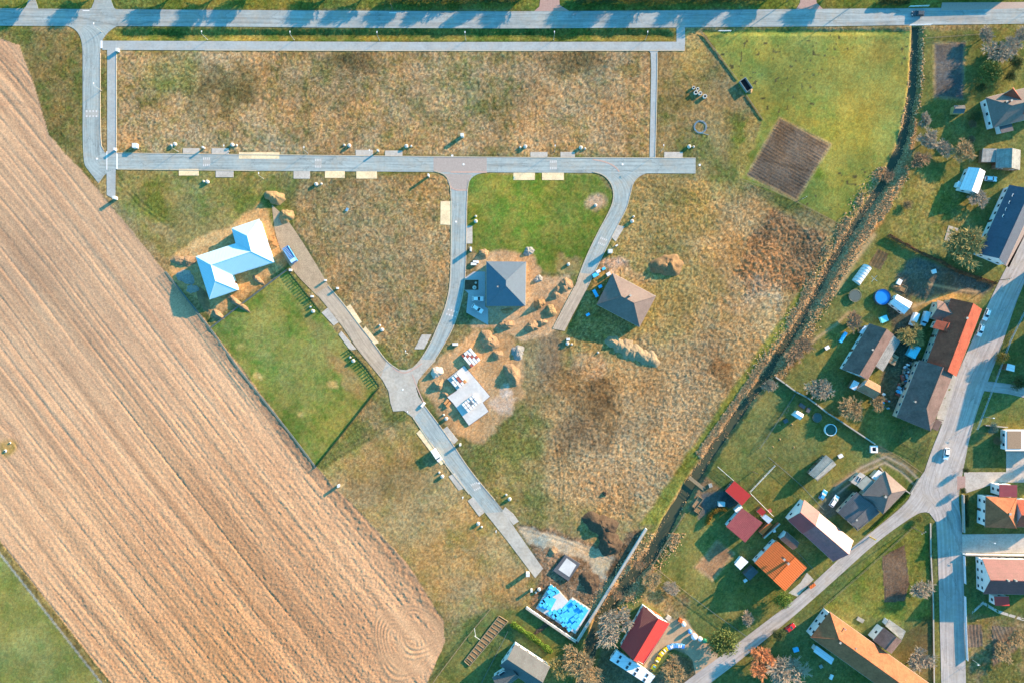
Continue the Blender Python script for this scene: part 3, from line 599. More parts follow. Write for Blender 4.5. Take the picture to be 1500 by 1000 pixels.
# stream water
wm = bpy.data.materials.new('stream_water'); wm.use_nodes = True; b = wm.node_tree.nodes['Principled BSDF']
b.inputs['Base Color'].default_value = (.055, .065, .04, 1); b.inputs['Roughness'].default_value = .35; b.inputs['Specular IOR Level'].default_value = .12
nz = wm.node_tree.nodes.new('ShaderNodeTexNoise'); nz.inputs['Scale'].default_value = 1.2; nz.inputs['Detail'].default_value = 3
bq = wm.node_tree.nodes.new('ShaderNodeBump'); bq.inputs['Distance'].default_value = .03; wm.node_tree.links.new(nz.outputs['Fac'], bq.inputs['Height']); wm.node_tree.links.new(bq.outputs[0], b.inputs['Normal'])
L_, R_ = [], []
for k, p in enumerate(STREAM):
    a, c = STREAM[max(0, k - 1)], STREAM[min(len(STREAM) - 1, k + 1)]; d = Vector((c[0] - a[0], c[1] - a[1])).normalized()
    L_.append((p[0] + d.y * 12, p[1] - d.x * 12)); R_.append((p[0] - d.y * 12, p[1] + d.x * 12))
ribbon('stream', L_, R_, -1.12, wm, 90, True, False)
# ------------------------------------------------------------------ buildings
glass = mat('window_glass', (.03, .045, .06), .15, .1, 1, 0, spec=.5)
frame = mat('window_frame', (.72, .72, .70), .6, .05, 2)
wallw = mat('wall_white', (.72, .72, .70), .9, .08, .8, dirt=.08)
wallc = mat('wall_cream', T(226, 212, 186), .9, .10, .8, dirt=.1)
wallg = mat('wall_grey', T(170, 165, 158), .9, .14, .8, dirt=.15)
wallb = mat('wall_brick', T(176, 128, 104), .9, .22, 3, 0, 'paver', per=.25)
wood = mat('weathered_wood', T(150, 126, 100), .9, .25, 3, .02, 'seam', per=.25)
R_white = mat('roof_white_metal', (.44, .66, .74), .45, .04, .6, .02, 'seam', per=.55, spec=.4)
R_navy = mat('roof_anthracite', T(112, 126, 140), .55, .07, .8, .02, 'tile', per=.35, spec=.3)
R_brown = mat('roof_brown', T(142, 122, 114), .7, .16, 1.2, .02, 'tile', per=.35, dirt=.08)
R_dkbrown = mat('roof_dark_brown', T(136, 110, 102), .8, .24, 1.2, .02, 'tile', per=.33, dirt=.25)
R_terra = mat('roof_terracotta', T(190, 114, 76), .8, .24, 1.2, .02, 'tile', per=.33, dirt=.22)
R_terra2 = mat('roof_red_brown', T(190, 94, 68), .8, .25, 1.2, .02, 'tile', per=.33, dirt=.25)
R_old = mat('roof_old_tiles', T(188, 138, 106), .85, .22, 1.6, .02, 'tile', per=.33, dirt=.2)
R_orange = mat('roof_orange', T(232, 116, 56), .7, .10, 1.2, .03, 'corr', per=.75)
R_red = mat('roof_red_metal', T(222, 62, 52), .45, .06, .8, .015, 'seam', per=.5, spec=.4)
R_maroon = mat('roof_maroon', T(156, 66, 72), .5, .12, .7, .015, 'seam', per=.5, spec=.4, dirt=.1)
R_maroon2 = mat('roof_maroon_glossy', T(150, 78, 84), .38, .3, 1.2, .01, 'corr', per=.4, spec=.6, dirt=.2)
R_pink = mat('roof_worn_pink', T(132, 70, 72), .55, .3, 2.2, .01, 'corr', per=.4, spec=.35, dirt=.15)
R_asb = mat('roof_cement_sheet', T(178, 174, 166), .9, .24, 1.6, .03, 'corr', per=.45, dirt=.25)
R_flat = mat('roof_felt', T(164, 168, 160), .9, .12, 1, .01, dirt=.12)
R_dark = mat('roof_dark_felt', T(104, 104, 108), .85, .18, 1.2, .01, 'tile', per=.5, dirt=.15)
R_pale = mat('roof_pale_sheet', (.70, .72, .74), .5, .08, 1, .02, 'corr', per=.35, spec=.4)
R_greyt = mat('roof_grey_tile', T(112, 112, 112), .85, .12, 1.3, .02, 'tile', per=.33, dirt=.12)
R_blue = mat('roof_slate_blue', T(92, 100, 116), .75, .14, 1.0, .02, 'tile', per=.35, dirt=.08)
gutter = mat('gutter_metal', T(190, 180, 170), .5, .1, 2, spec=.4)
door_m = mat('door_brown', T(120, 84, 60), .7, .1, 2)
def V2(v): return Vector((v.x, v.y))
def inset(poly, d):
    n = len(poly); a = sum(poly[i].x * poly[(i + 1) % n].y - poly[(i + 1) % n].x * poly[i].y for i in range(n)); s = 1 if a > 0 else -1; out = []
    for i in range(n):
        p, q, r = poly[i - 1], poly[i], poly[(i + 1) % n]
        d1, d2 = (q - p).normalized(), (r - q).normalized(); n1_, n2_ = Vector((-d1.y, d1.x)) * s, Vector((-d2.y, d2.x)) * s
        c = 1 + n1_.dot(n2_); out.append(q + (n1_ + n2_) * (d / max(.2, c)))
    return out
def openings(root, a, b, z0, z1, storeys, step=3.0, door=False, wname='window'):
    """windows (frame, pane) along the wall foot a-b, proud of the wall by a hand"""
    d = b - a; Ln = d.length
    if Ln < 2.4: return
    d.normalize(); n = max(1, int(Ln / step)); ang = math.atan2(d.y, d.x); nm = Vector((d.y, -d.x))
    for s_ in range(storeys):
        zc = z0 + (z1 - z0) * (s_ + .55) / storeys; hh = min(1.3, (z1 - z0) / storeys * .5)
        for k in range(n):
            c = a + d * (Ln * (k + .5) / n)
            if door and s_ == 0 and k == n // 2:
                m = MB().box((c.x + nm.x * .02, c.y + nm.y * .02, z0 + 1.05), (1.0, .10, 2.1), ang).build('door', door_m, root)
                MB().box((c.x + nm.x * .10 + d.x * .38, c.y + nm.y * .10 + d.y * .38, z0 + 1.05), (.06, .06, .14), ang).build('handle', gutter, m); continue
            f = MB().box((c.x + nm.x * .02, c.y + nm.y * .02, zc), (1.25, .12, hh), ang).build(wname, frame, root)
            MB().box((c.x + nm.x * .05, c.y + nm.y * .05, zc), (1.05, .12, hh - .2), ang).build('pane', glass, f)
def ccw(poly):
    a = sum(poly[i].x * poly[(i + 1) % len(poly)].y - poly[(i + 1) % len(poly)].x * poly[i].y for i in range(len(poly)))
    return poly if a > 0 else poly[::-1]
def roofq(quad, ze, zr, kind, t=.16):
    """quad: eave corners in photo pixels; the ridge runs along side 0-1"""
    p = [P(x, y, ze) for x, y in quad]
    m0, m1 = (p[0] + p[3]) / 2, (p[1] + p[2]) / 2; up = Vector((0, 0, zr - ze)); ax = (m1 - m0); hw_ = ((p[0] - p[3]).length + (p[1] - p[2]).length) / 4
    dn = ax.normalized(); i0 = hw_ if kind in ('hip', 'hip0') else 0.; i1 = hw_ if kind in ('hip', 'hip1') else 0.
    if i0 + i1 > ax.length * .98: i0 = i1 = ax.length * .49
    if kind == 'half': i0 = i1 = 0
    r0, r1 = m0 + up + dn * i0, m1 + up - dn * i1
    if kind == 'mono':
        v = [p[0], p[1], p[2] + up, p[3] + up]; return v, [(0, 1, 2, 3)], None
    if kind == 'flat': return p, [(0, 1, 2, 3)], None
    v = p + [r0, r1]; f = [(0, 1, 5, 4), (2, 3, 4, 5)]
    if i1 > 0: f.append((1, 2, 5))
    if i0 > 0: f.append((3, 0, 4))
    return v, f, (r0, r1)
def house(name, label, cat, blocks, wall=wallw, group=None, win=1, step=3.0, oh=.4):
    """blocks: dicts q, ze, zr, k, m; the first is the main one. Roofs, walls, ridge caps and windows are parts"""
    x0 = sum(q[0] for q in blocks[0]['q']) / 4; y0 = sum(q[1] for q in blocks[0]['q']) / 4
    root = thing(name, label, cat, P(x0, y0, 0), group); first = None
    for bi, B in enumerate(blocks):
        ze, zr, k, m = B['ze'], B.get('zr', B['ze']), B['k'], B['m']; t = .16
        v, f, rg = roofq(B['q'], ze, zr, k, t)
        rm = MB().shell(v, f, t)
        ro = rm.build(B.get('name', 'roof'), m, root); first = first or ro
        if rg is not None:
            c = MB(); r0, r1 = rg
            c.tube(r0 + Vector((0, 0, .03)), r1 + Vector((0, 0, .03)), .13, .13, 6)
            if len(f) > 2:
                if (1, 2, 5) in f: c.tube(v[1] + Vector((0, 0, .03)), r1 + Vector((0, 0, .03)), .10, .10, 6); c.tube(v[2] + Vector((0, 0, .03)), r1 + Vector((0, 0, .03)), .10, .10, 6)
                if (3, 0, 4) in f: c.tube(v[3] + Vector((0, 0, .03)), r0 + Vector((0, 0, .03)), .10, .10, 6); c.tube(v[0] + Vector((0, 0, .03)), r0 + Vector((0, 0, .03)), .10, .10, 6)
            c.build('ridge_cap', m, ro)
        fp = inset([V2(q) for q in v[:4]], B.get('oh', oh)); zb = B.get('zb', -.12)
        mb = MB(); wm_ = B.get('wall', wall)
        def roofz(q):
            # underside of the roof above a footprint corner
            if k == 'flat': return ze - t
            if k == 'mono':
                e = (v[1] - v[0]); nn = Vector((-e.y, e.x)).normalized(); dd = abs((q - V2(v[0])).dot(nn)); ww = abs((V2(v[3]) - V2(v[0])).dot(nn)); return ze + (zr - ze) * dd / ww - t
            e = (v[1] - v[0]); nn = Vector((-e.y, e.x)).normalized(); ww = abs((V2(v[3]) - V2(v[0])).dot(nn)); dd = abs((q - V2(v[0])).dot(nn)); dd = min(dd, ww - dd); return ze + (zr - ze) * dd / (ww / 2) - t
        tops = [roofz(q) - .03 for q in fp]
        gab = k in ('gable', 'hip0', 'hip1')
        ptsb = []; ztop = []
        for i in range(4):
            ptsb.append((fp[i].x, fp[i].y)); ztop.append(tops[i])
            if gab and ((i == 1 and k != 'hip1') or (i == 3 and k != 'hip0')):
                q = (fp[i] + fp[(i + 1) % 4]) / 2; ptsb.append((q.x, q.y)); ztop.append(zr - t - .05)
        n = len(ptsb); ar = sum(ptsb[i][0] * ptsb[(i + 1) % n][1] - ptsb[(i + 1) % n][0] * ptsb[i][1] for i in range(n))
        if ar < 0: ptsb, ztop = ptsb[::-1], ztop[::-1]
        i0 = len(mb.v); mb.v += [(x, y, zb) for x, y in ptsb] + [(x, y, z) for (x, y), z in zip(ptsb, ztop)]
        for i in range(n): mb.f.append((i0 + i, i0 + (i + 1) % n, i0 + n + (i + 1) % n, i0 + n + i))
        if k == 'flat' or k == 'mono': mb.f.append(tuple(i0 + n + i for i in range(n)))
        mb.build('wall', wm_, root)
        if B.get('win', win):
            c = ccw(fp)
            for i in range(4): openings(root, c[i].copy(), c[(i + 1) % 4].copy(), max(zb, 0), min(ze, tops[0] + .5), B.get('win', win), step, door=(i == 0 and bi == 0))
        if k != 'flat':
            for a, b in ((v[0], v[1]),) if k == 'mono' else ((v[0], v[1]), (v[2], v[3])):
                MB().tube(a - Vector((0, 0, .12)), b - Vector((0, 0, .12)), .09, .09, 6).build('gutter', gutter, root)
        for cx, cy, cz, sz in B.get('chim', []):
            c = P(cx, cy, cz); ang = math.atan2((v[1] - v[0]).y, (v[1] - v[0]).x)
            ch = MB().box((c.x, c.y, cz - 1.1), (sz, sz, 2.2), ang).build('chimney', wallb if sz > .5 else gutter, ro)
            MB().box((c.x, c.y, cz + .06), (sz + .16, sz + .16, .12), ang).build('chimney_cap', conc, ch)
        for q in B.get('sky', []):
            zz = B.get('skz', (ze + zr) / 2); c = P(q[0], q[1], zz); ang = math.atan2((v[1] - v[0]).y, (v[1] - v[0]).x)
            pitch = math.atan2(zr - ze, max(.1, (V2(v[3]) - V2(v[0])).length / 2)) if k != 'flat' else 0
            s_ = MB().box((0, 0, 0), (q[2] if len(q) > 2 else 1.1, q[3] if len(q) > 3 else 1.4, .16)); sg = MB().box((0, 0, .05), ((q[2] if len(q) > 2 else 1.1) - .24, (q[3] if len(q) > 3 else 1.4) - .24, .16))
            side = B.get('sks', 1)
            e = (v[1] - v[0]).normalized(); nn = Vector((-e.y, e.x, 0)) * side
            # height of the roof at this plan point
            if k != 'flat':
                ww = abs((V2(v[3]) - V2(v[0])).dot(V2(nn))); 
                for _ in range(6):
                    dd = abs((V2(c) - V2(v[0])).dot(V2(nn))); dd = min(dd, ww - dd); zz = ze + (zr - ze) * dd / (ww / 2); c = P(q[0], q[1], zz)
            M = Matrix.Translation(c + Vector((0, 0, .02))) @ Matrix.Rotation(ang, 4, 'Z') @ Matrix.Rotation(pitch * side, 4, 'X')
            for b_ in (s_, sg): b_.v = [tuple(M @ Vector(p_)) for p_ in b_.v]
            so_ = s_.build('skylight', frame, ro); sg.build('pane', glass, so_)
    return root
def custom_house(name, label, cat, pts, faces, outline, ze, roofm, wall, org, extra=None):
    root = thing(name, label, cat, P(org[0], org[1]), None)
    V_ = [P(x, y, z) for x, y, z in pts]
    ro = MB().shell(V_, faces, .16).build('roof', roofm, root)
    c = MB(); ed = {}
    for f in faces:
        for k in range(len(f)):
            e = tuple(sorted((f[k], f[(k + 1) % len(f)]))); ed[e] = ed.get(e, 0) + 1
    for (a, b), n in ed.items():
        if n == 2: c.tube(V_[a] + Vector((0, 0, .02)), V_[b] + Vector((0, 0, .02)), .07, .07, 5)
    c.build('ridge_cap', roofm, ro)
    fp = inset([V2(V_[i]) for i in outline], .45)
    MB().prism([(q.x, q.y) for q in fp], -.12, ze - .05).build('wall', wall, root)
    cc = ccw(fp)
    for i in range(len(cc)): openings(root, cc[i].copy(), cc[(i + 1) % len(cc)].copy(), 0, ze - .2, 1, 3.4, door=(i == 2))
    return root
# --- new houses on the estate
e_, r_ = 3.2, 6.0
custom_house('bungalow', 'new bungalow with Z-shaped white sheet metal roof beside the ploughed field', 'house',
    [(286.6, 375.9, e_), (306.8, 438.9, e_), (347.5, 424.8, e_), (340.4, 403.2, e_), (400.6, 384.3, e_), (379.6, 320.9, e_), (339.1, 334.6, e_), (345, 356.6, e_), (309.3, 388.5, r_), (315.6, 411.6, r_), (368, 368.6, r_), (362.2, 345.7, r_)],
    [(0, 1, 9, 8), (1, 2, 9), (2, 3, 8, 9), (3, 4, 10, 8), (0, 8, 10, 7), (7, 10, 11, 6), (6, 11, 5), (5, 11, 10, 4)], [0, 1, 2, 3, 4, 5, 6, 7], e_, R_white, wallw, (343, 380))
house('bungalow', 'bungalow with anthracite hipped roof and paved yard where two pale cars park', 'house', [dict(q=[(712.7, 448.5), (712.7, 383.1), (770.5, 383.5), (769.5, 448.5)], ze=3.1, zr=6.6, k='hip', m=R_navy, chim=[(729, 420, 5.9, .35)])], wallw)
house('bungalow', 'brown hip-roofed bungalow standing alone at the dead end of the curved street', 'house', [dict(q=[(897, 400), (961, 434), (937, 479), (874, 446)], ze=3.1, zr=6.4, k='hip', m=R_brown, chim=[(923.5, 433, 7.0, .6)])], wallc)
# --- the old village
house('farmhouse', 'dark brown gabled barn with white south gable and a grey sheet lean-to', 'house', [
    dict(q=[(1274, 474), (1233.5, 540), (1271, 556), (1309, 490)], ze=3.2, zr=6.6, k='gable', m=R_dkbrown, chim=[(1278.5, 512, 6.6, .5)]),
    dict(q=[(1293.5, 543.5), (1319.5, 498.5), (1308, 491.5), (1281, 535)], ze=2.4, zr=2.9, k='mono', m=R_asb, win=0, name='lean_to_roof', wall=wood),
    dict(q=[(1272, 555), (1290, 565), (1282, 584), (1254, 570)], ze=2.6, zr=4.4, k='gable', m=R_old, win=0, name='annex_roof')], wallw)
house('farmhouse', 'large red brown tiled house beside the street with cars at its kerb', 'house', [
    dict(q=[(1393, 437), (1356, 534), (1401, 551), (1438.5, 453)], ze=4.2, zr=8.0, k='gable', m=R_terra2, chim=[(1417, 466, 8.6, .6)], win=2),
    dict(q=[(1396, 447), (1373, 440), (1364, 466), (1386, 473)], ze=3.6, zr=5.4, k='gable', m=R_dkbrown, name='wing_roof'),
    dict(q=[(1366, 480), (1372, 468.5), (1404, 477), (1398, 490)], ze=5.2, zr=6.2, k='gable', m=R_terra2, name='dormer_roof', win=1, zb=2.6)], wallc)
house('farmhouse', 'long brown roofed farmhouse with hipped south end by the bend of the street', 'house', [
    dict(q=[(1347, 527), (1313.5, 610.5), (1363, 631), (1397, 546)], ze=4.0, zr=7.8, k='hip1', m=R_dkbrown, chim=[(1341, 588, 6.6, .5)], win=1),
    dict(q=[(1371, 613), (1380, 617), (1374, 631), (1365, 627)], ze=2.3, k='flat', m=R_dkbrown, win=0, name='porch_roof')], wallc)
house('house', 'orange tiled house with two tall chimneys beside the lane', 'house', [
    dict(q=[(1137, 790.5), (1105, 824), (1150, 865), (1182, 831)], ze=4.0, zr=7.4, k='gable', m=R_orange, chim=[(1149, 819, 9.4, .7), (1155, 825, 9.2, .7)], win=2),
    dict(q=[(1086, 814), (1076, 826), (1084, 834), (1096, 822)], ze=2.5, zr=2.8, k='mono', m=R_pale, win=0, name='veranda_roof')], wallw)
house('house', 'long maroon metal roofed house with white glaring sunlit slope beside the lane', 'house', [
    dict(q=[(1200, 750.5), (1250.5, 791.5), (1221, 822), (1175.5, 780)], ze=3.6, zr=7.6, k='gable', m=R_maroon2, win=1),
    dict(q=[(1178, 731.5), (1201, 750.2), (1175.5, 781), (1154, 761)], ze=3.9, zr=7.9, k='gable', m=R_maroon, win=1, name='upper_roof')], wallw)
house('house', 'brown pyramid-hipped house with flat grey annexes and a dark shed roof', 'house', [
    dict(q=[(1328, 717), (1293.5, 752.5), (1263, 725), (1296.5, 689.5)], ze=4.2, zr=8.0, k='hip', m=R_brown, chim=[(1297.5, 727, 8.6, .7)], win=2),
    dict(q=[(1269.5, 696.5), (1280.5, 705), (1266, 720), (1254.5, 710)], ze=3.2, k='flat', m=R_flat, name='annex_roof'),
    dict(q=[(1260, 691), (1268.5, 696), (1254, 710.5), (1246, 705)], ze=2.9, k='flat', m=concg, name='annex_roof', sky=[(1256, 700, .9, 2.0), (1259, 702, .9, 2.0)]),
    dict(q=[(1276.5, 699), (1287, 687.5), (1295, 693), (1284, 704)], ze=3.0, k='flat', m=R_pale, name='annex_roof', win=0),
    dict(q=[(1255, 720), (1227, 750), (1256, 777), (1289, 750)], ze=2.9, zr=5.6, k='gable', m=R_dark, name='shed_roof', chim=[(1255, 761, 5.6, .5)])], wallc)
house('house', 'bright red roofed kindergarten with a low skylit annex by the stream', 'house', [
    dict(q=[(942.4, 886.2), (908.8, 946.8), (942.4, 973.2), (980.8, 912.6)], ze=3.2, zr=6.8, k='gable', m=R_red, win=1),
    dict(q=[(903.4, 951.6), (960, 989.5), (950, 1003), (893, 966)], ze=2.7, k='flat', m=R_pale, name='annex_roof', sky=[(908.5, 961.5), (905, 968), (922.5, 971), (918.5, 976.5), (934, 980), (930, 986), (948, 988), (944, 995)])], wallw)
house('house', 'grey tiled house with a blue dormer window beside the clipped green hedge', 'house', [
    dict(q=[(754.4, 942.5), (805.6, 976), (784, 1008), (732, 974)], ze=3.6, zr=7.2, k='gable', m=R_greyt),
    dict(q=[(721, 992), (748, 974), (762, 990), (735, 1010)], ze=3.6, zr=6.2, k='gable', m=R_greyt, name='dormer_roof', sky=[(736, 986, 2.6, 2.6)], sks=1)], wallw)
house('house', 'long terracotta roofed house with hipped street end and pale blue shaded gable', 'house', [
    dict(q=[(1215.6, 895.6), (1372, 1008), (1344, 1045), (1187.4, 932.8)], ze=5.4, zr=10.0, k='hip0', m=R_terra, chim=[(1231, 941, 10.6, .6), (1238.5, 921.5, 8.2, .35), (1254, 949, 9.6, .35), (1326, 996, 8.4, .35)], win=2),
    dict(q=[(1279, 937.6), (1294.8, 918.4), (1321, 937.6), (1305.6, 957)], ze=5.0, zr=7.2, k='gable', m=R_dkbrown, name='wing_roof') if 0 else
    dict(q=[(1294.8, 918.4), (1279, 937.6), (1305.6, 957), (1321, 937.6)], ze=5.0, zr=7.4, k='gable', m=R_dkbrown, name='wing_roof'),
    dict(q=[(1302, 906.4), (1327, 923.8), (1321, 937), (1297, 916)], ze=3.4, k='flat', m=R_asb, name='annex_roof', win=0),
    dict(q=[(1196, 945), (1222, 964), (1217, 972), (1191, 953)], ze=3.0, zr=3.4, k='mono', m=R_pale, name='porch_roof', win=1)], wallw)
house('house', 'two-storey house with orange pyramid roof and red block at the fenced corner', 'house', [
    dict(q=[(1444, 726.5), (1443, 771.5), (1489, 773.5), (1489.5, 728)], ze=5.2, zr=9.2, k='hip', m=R_terra, chim=[(1480, 752.5, 9.4, .7)], win=2),
    dict(q=[(1464, 709), (1490, 710), (1490, 727.5), (1464, 727)], ze=5.4, k='flat', m=R_maroon, name='annex_roof', win=2),
    dict(q=[(1488, 731), (1545, 732), (1545, 772), (1488, 771)], ze=4.6, zr=7.6, k='gable', m=R_terra2, name='wing_roof', win=2)], wallw)
house('house', 'pink metal roofed house with half-hipped west gable and red porch', 'house', [
    dict(q=[(1439, 818), (1530, 820), (1530, 871), (1440.5, 869)], ze=4.4, zr=8.6, k='gable', m=R_pink, chim=[(1478, 850, 9.4, .5), (1489, 850, 9.4, .5)], win=2),
    dict(q=[(1456.5, 873), (1478, 873), (1478, 886), (1456.5, 886)], ze=3.2, zr=3.6, k='mono', m=R_red, name='porch_roof', win=1, oh=.2)], wallw)
house('house', 'flat roofed white house with brown gravel roof beside the concrete yard', 'house', [
    dict(q=[(1473, 628.5), (1530, 628.5), (1530, 660), (1473, 660)], ze=3.3, k='flat', m=frame, name='parapet', win=1, step=3.6),
    dict(q=[(1475.5, 631), (1496, 631), (1496, 657), (1475.5, 657)], ze=3.42, k='flat', m=mat('roof_gravel', T(172, 142, 116), .95, .2, 3, .02), win=0, zb=3.2, oh=.1)], wallw)
house('house', 'large brown hip-roofed house with terracotta terrace behind the tall evergreens', 'house', [
    dict(q=[(1529, 124), (1540, 168), (1455, 187.5), (1444, 143.5)], ze=4.0, zr=7.6, k='hip', m=R_brown, chim=[(1474, 149, 7.2, .6)], win=1) if 0 else
    dict(q=[(1444, 143.5), (1530, 122), (1541, 166), (1455, 187.5)], ze=4.0, zr=7.8, k='hip', m=R_brown, chim=[(1475, 149, 7.2, .6), (1482, 147.5, 7.6, .6)], win=1),
    dict(q=[(1462, 180), (1480, 176), (1484, 192), (1466, 196)], ze=2.8, zr=3.2, k='mono', m=R_dark, name='annex_roof', win=0),
    dict(q=[(1492, 172), (1468, 140), (1484, 128), (1508, 160)], ze=4.2, zr=6.9, k='gable', m=R_terra2, name='wing_roof', win=0)], wallw)
house('house', 'long slate blue roofed house with white south gable and small roof windows', 'house', [
    dict(q=[(1479, 271), (1433, 372), (1473, 389), (1519, 289)], ze=3.6, zr=7.4, k='gable', m=R_blue, sky=[(1484, 287), (1479, 297.5), (1474, 307.5), (1470, 317)], sks=-1, win=1)], wallw)
# sheds and outbuildings
house('shed', 'white corrugated shed with a pale pickup truck parked against it', 'shed', [dict(q=[(1419, 245), (1405.5, 277.5), (1433, 284.5), (1443.5, 251.5)], ze=2.8, zr=4.4, k='gable', m=R_pale, win=1), dict(q=[(1404, 265), (1401, 273), (1406, 275), (1409, 267)], ze=2.2, k='flat', m=R_pale, win=0, name='annex_roof')], wallw, oh=.25)
house('shed', 'grey cement-sheet double shed with a bright ridge, standing below the brown house', 'shed', [dict(q=[(1460.5, 218.5), (1459, 246), (1494, 249.5), (1495, 220)], ze=2.8, zr=4.6, k='gable', m=R_asb, win=1), dict(q=[(1440, 218), (1438, 237.5), (1458, 238), (1459.5, 218)], ze=2.3, zr=2.5, k='mono', m=R_asb, win=0, name='annex_roof')], wood, oh=.2)
house('shed', 'grey cement-sheet garden barn casting a long shadow over the lawn', 'shed', [dict(q=[(1210, 666), (1184.5, 693), (1197.5, 704), (1225, 680)], ze=3.0, zr=4.6, k='gable', m=R_asb, win=1)], wood, oh=.25)
house('shed', 'white trailer cabin with ridged roof near the blue round pool', 'shed', [dict(q=[(1336.5, 443.5), (1314, 431.5), (1304, 444.5), (1324.5, 460.5)], ze=2.5, zr=3.4, k='gable', m=R_pale, win=1)], wallw, oh=.15)
house('shed', 'bright red flat roofed open shelter near the plank footbridge', 'shed', [dict(q=[(1087, 740), (1062.5, 718.5), (1075.5, 703.5), (1100, 725)], ze=2.9, zr=3.2, k='mono', m=R_red, win=1)], wood, oh=.3)
house('house', 'maroon roofed low house between the red shelter and the orange house', 'house', [dict(q=[(1063.5, 770.5), (1087, 743.5), (1116.5, 764.5), (1091, 793.5)], ze=3.6, zr=4.1, k='mono', m=R_maroon, win=1), dict(q=[(1076, 747), (1085, 739), (1088, 743), (1080, 752)], ze=2.6, k='flat', m=R_pale, name='porch_roof', win=0, oh=.15)], wallw)
house('shed', 'small orange roofed hut at the corner of the wire fence', 'shed', [dict(q=[(1108.5, 748.5), (1116.5, 755), (1122, 749), (1114.5, 742)], ze=2.3, zr=2.6, k='mono', m=R_red, win=0)], wood, oh=.15)
house('shed', 'small white roofed hut touching the orange roofed hut', 'shed', [dict(q=[(1116, 757.5), (1126, 766.5), (1131.5, 760), (1121, 752.5)], ze=2.5, zr=2.8, k='mono', m=R_pale, win=0)], wallw, oh=.15)
house('shed', 'narrow orange sheeted hutch beside the brick wall, east of the maroon house', 'shed', [dict(q=[(1112, 778.5), (1117, 783), (1131, 767.5), (1127, 764)], ze=2.1, zr=2.4, k='mono', m=R_orange, win=0)], wallb, oh=.12)
house('shed', 'dark gabled garage squeezed between the orange and the maroon metal houses', 'shed', [dict(q=[(1152, 778), (1170.5, 794.5), (1162, 804.5), (1142.5, 788.5)], ze=2.8, zr=4.0, k='gable', m=R_dkbrown, win=0)], wallw, oh=.15)
house('shed', 'tiny white roofed garden hut in the lawn with the round pool', 'shed', [dict(q=[(1177.5, 606.5), (1168, 601), (1161, 607.5), (1172, 614.5)], ze=2.2, zr=2.9, k='gable', m=R_pale, win=0)], wallw, oh=.12)
house('shed', 'tiny yellow-edged hut beside the grey tilled plot', 'shed', [dict(q=[(1413.5, 155), (1397.5, 155), (1396, 166), (1412, 166)], ze=2.2, zr=2.9, k='gable', m=R_greyt, win=0)], mat('wall_yellow', T(214, 184, 120), .9), oh=.12)
house('shed', 'small pale blue sheet roof just south of the white-gabled barn', 'shed', [dict(q=[(1244.5, 567), (1252.5, 571.5), (1258.5, 560), (1250.5, 556)], ze=2.1, zr=2.4, k='mono', m=R_pale, win=0)], wood, oh=.12)
house('shed', 'narrow cyan roofed lean-to standing along the west wall of the barn', 'shed', [dict(q=[(1259, 487.5), (1264, 489.5), (1270.5, 479), (1266, 477)], ze=2.2, zr=2.5, k='mono', m=R_pale, win=0)], wood, oh=.1)
house('garage', 'long white fronted garage block along the top of the main road', 'garage', [dict(q=[(1383, -9), (1493, -12), (1493, -52), (1383, -50)], ze=3.4, zr=5.5, k='gable', m=R_greyt, win=1, step=4.2)], wallw)
house('shed', 'small blue shed in the dark yard east of the metal railing', 'shed', [dict(q=[(1476, 532), (1487, 535), (1485, 544), (1473, 541)], ze=2.3, zr=2.6, k='mono', m=R_pale, win=0)], wood, oh=.12)
# houses just east of the picture, whose long shadows lie on the village road
house('house', 'tall gabled house beyond the right edge shading the upper street', 'house', [dict(q=[(1548, 372), (1524, 430), (1556, 444), (1580, 386)], ze=5.5, zr=10, k='gable', m=R_terra, win=2)], wallc)
house('house', 'tall gabled house beyond the right edge shading the middle of the street', 'house', [dict(q=[(1540, 470), (1522, 540), (1560, 552), (1578, 482)], ze=5.5, zr=10.5, k='gable', m=R_dkbrown, win=2)], wallc)
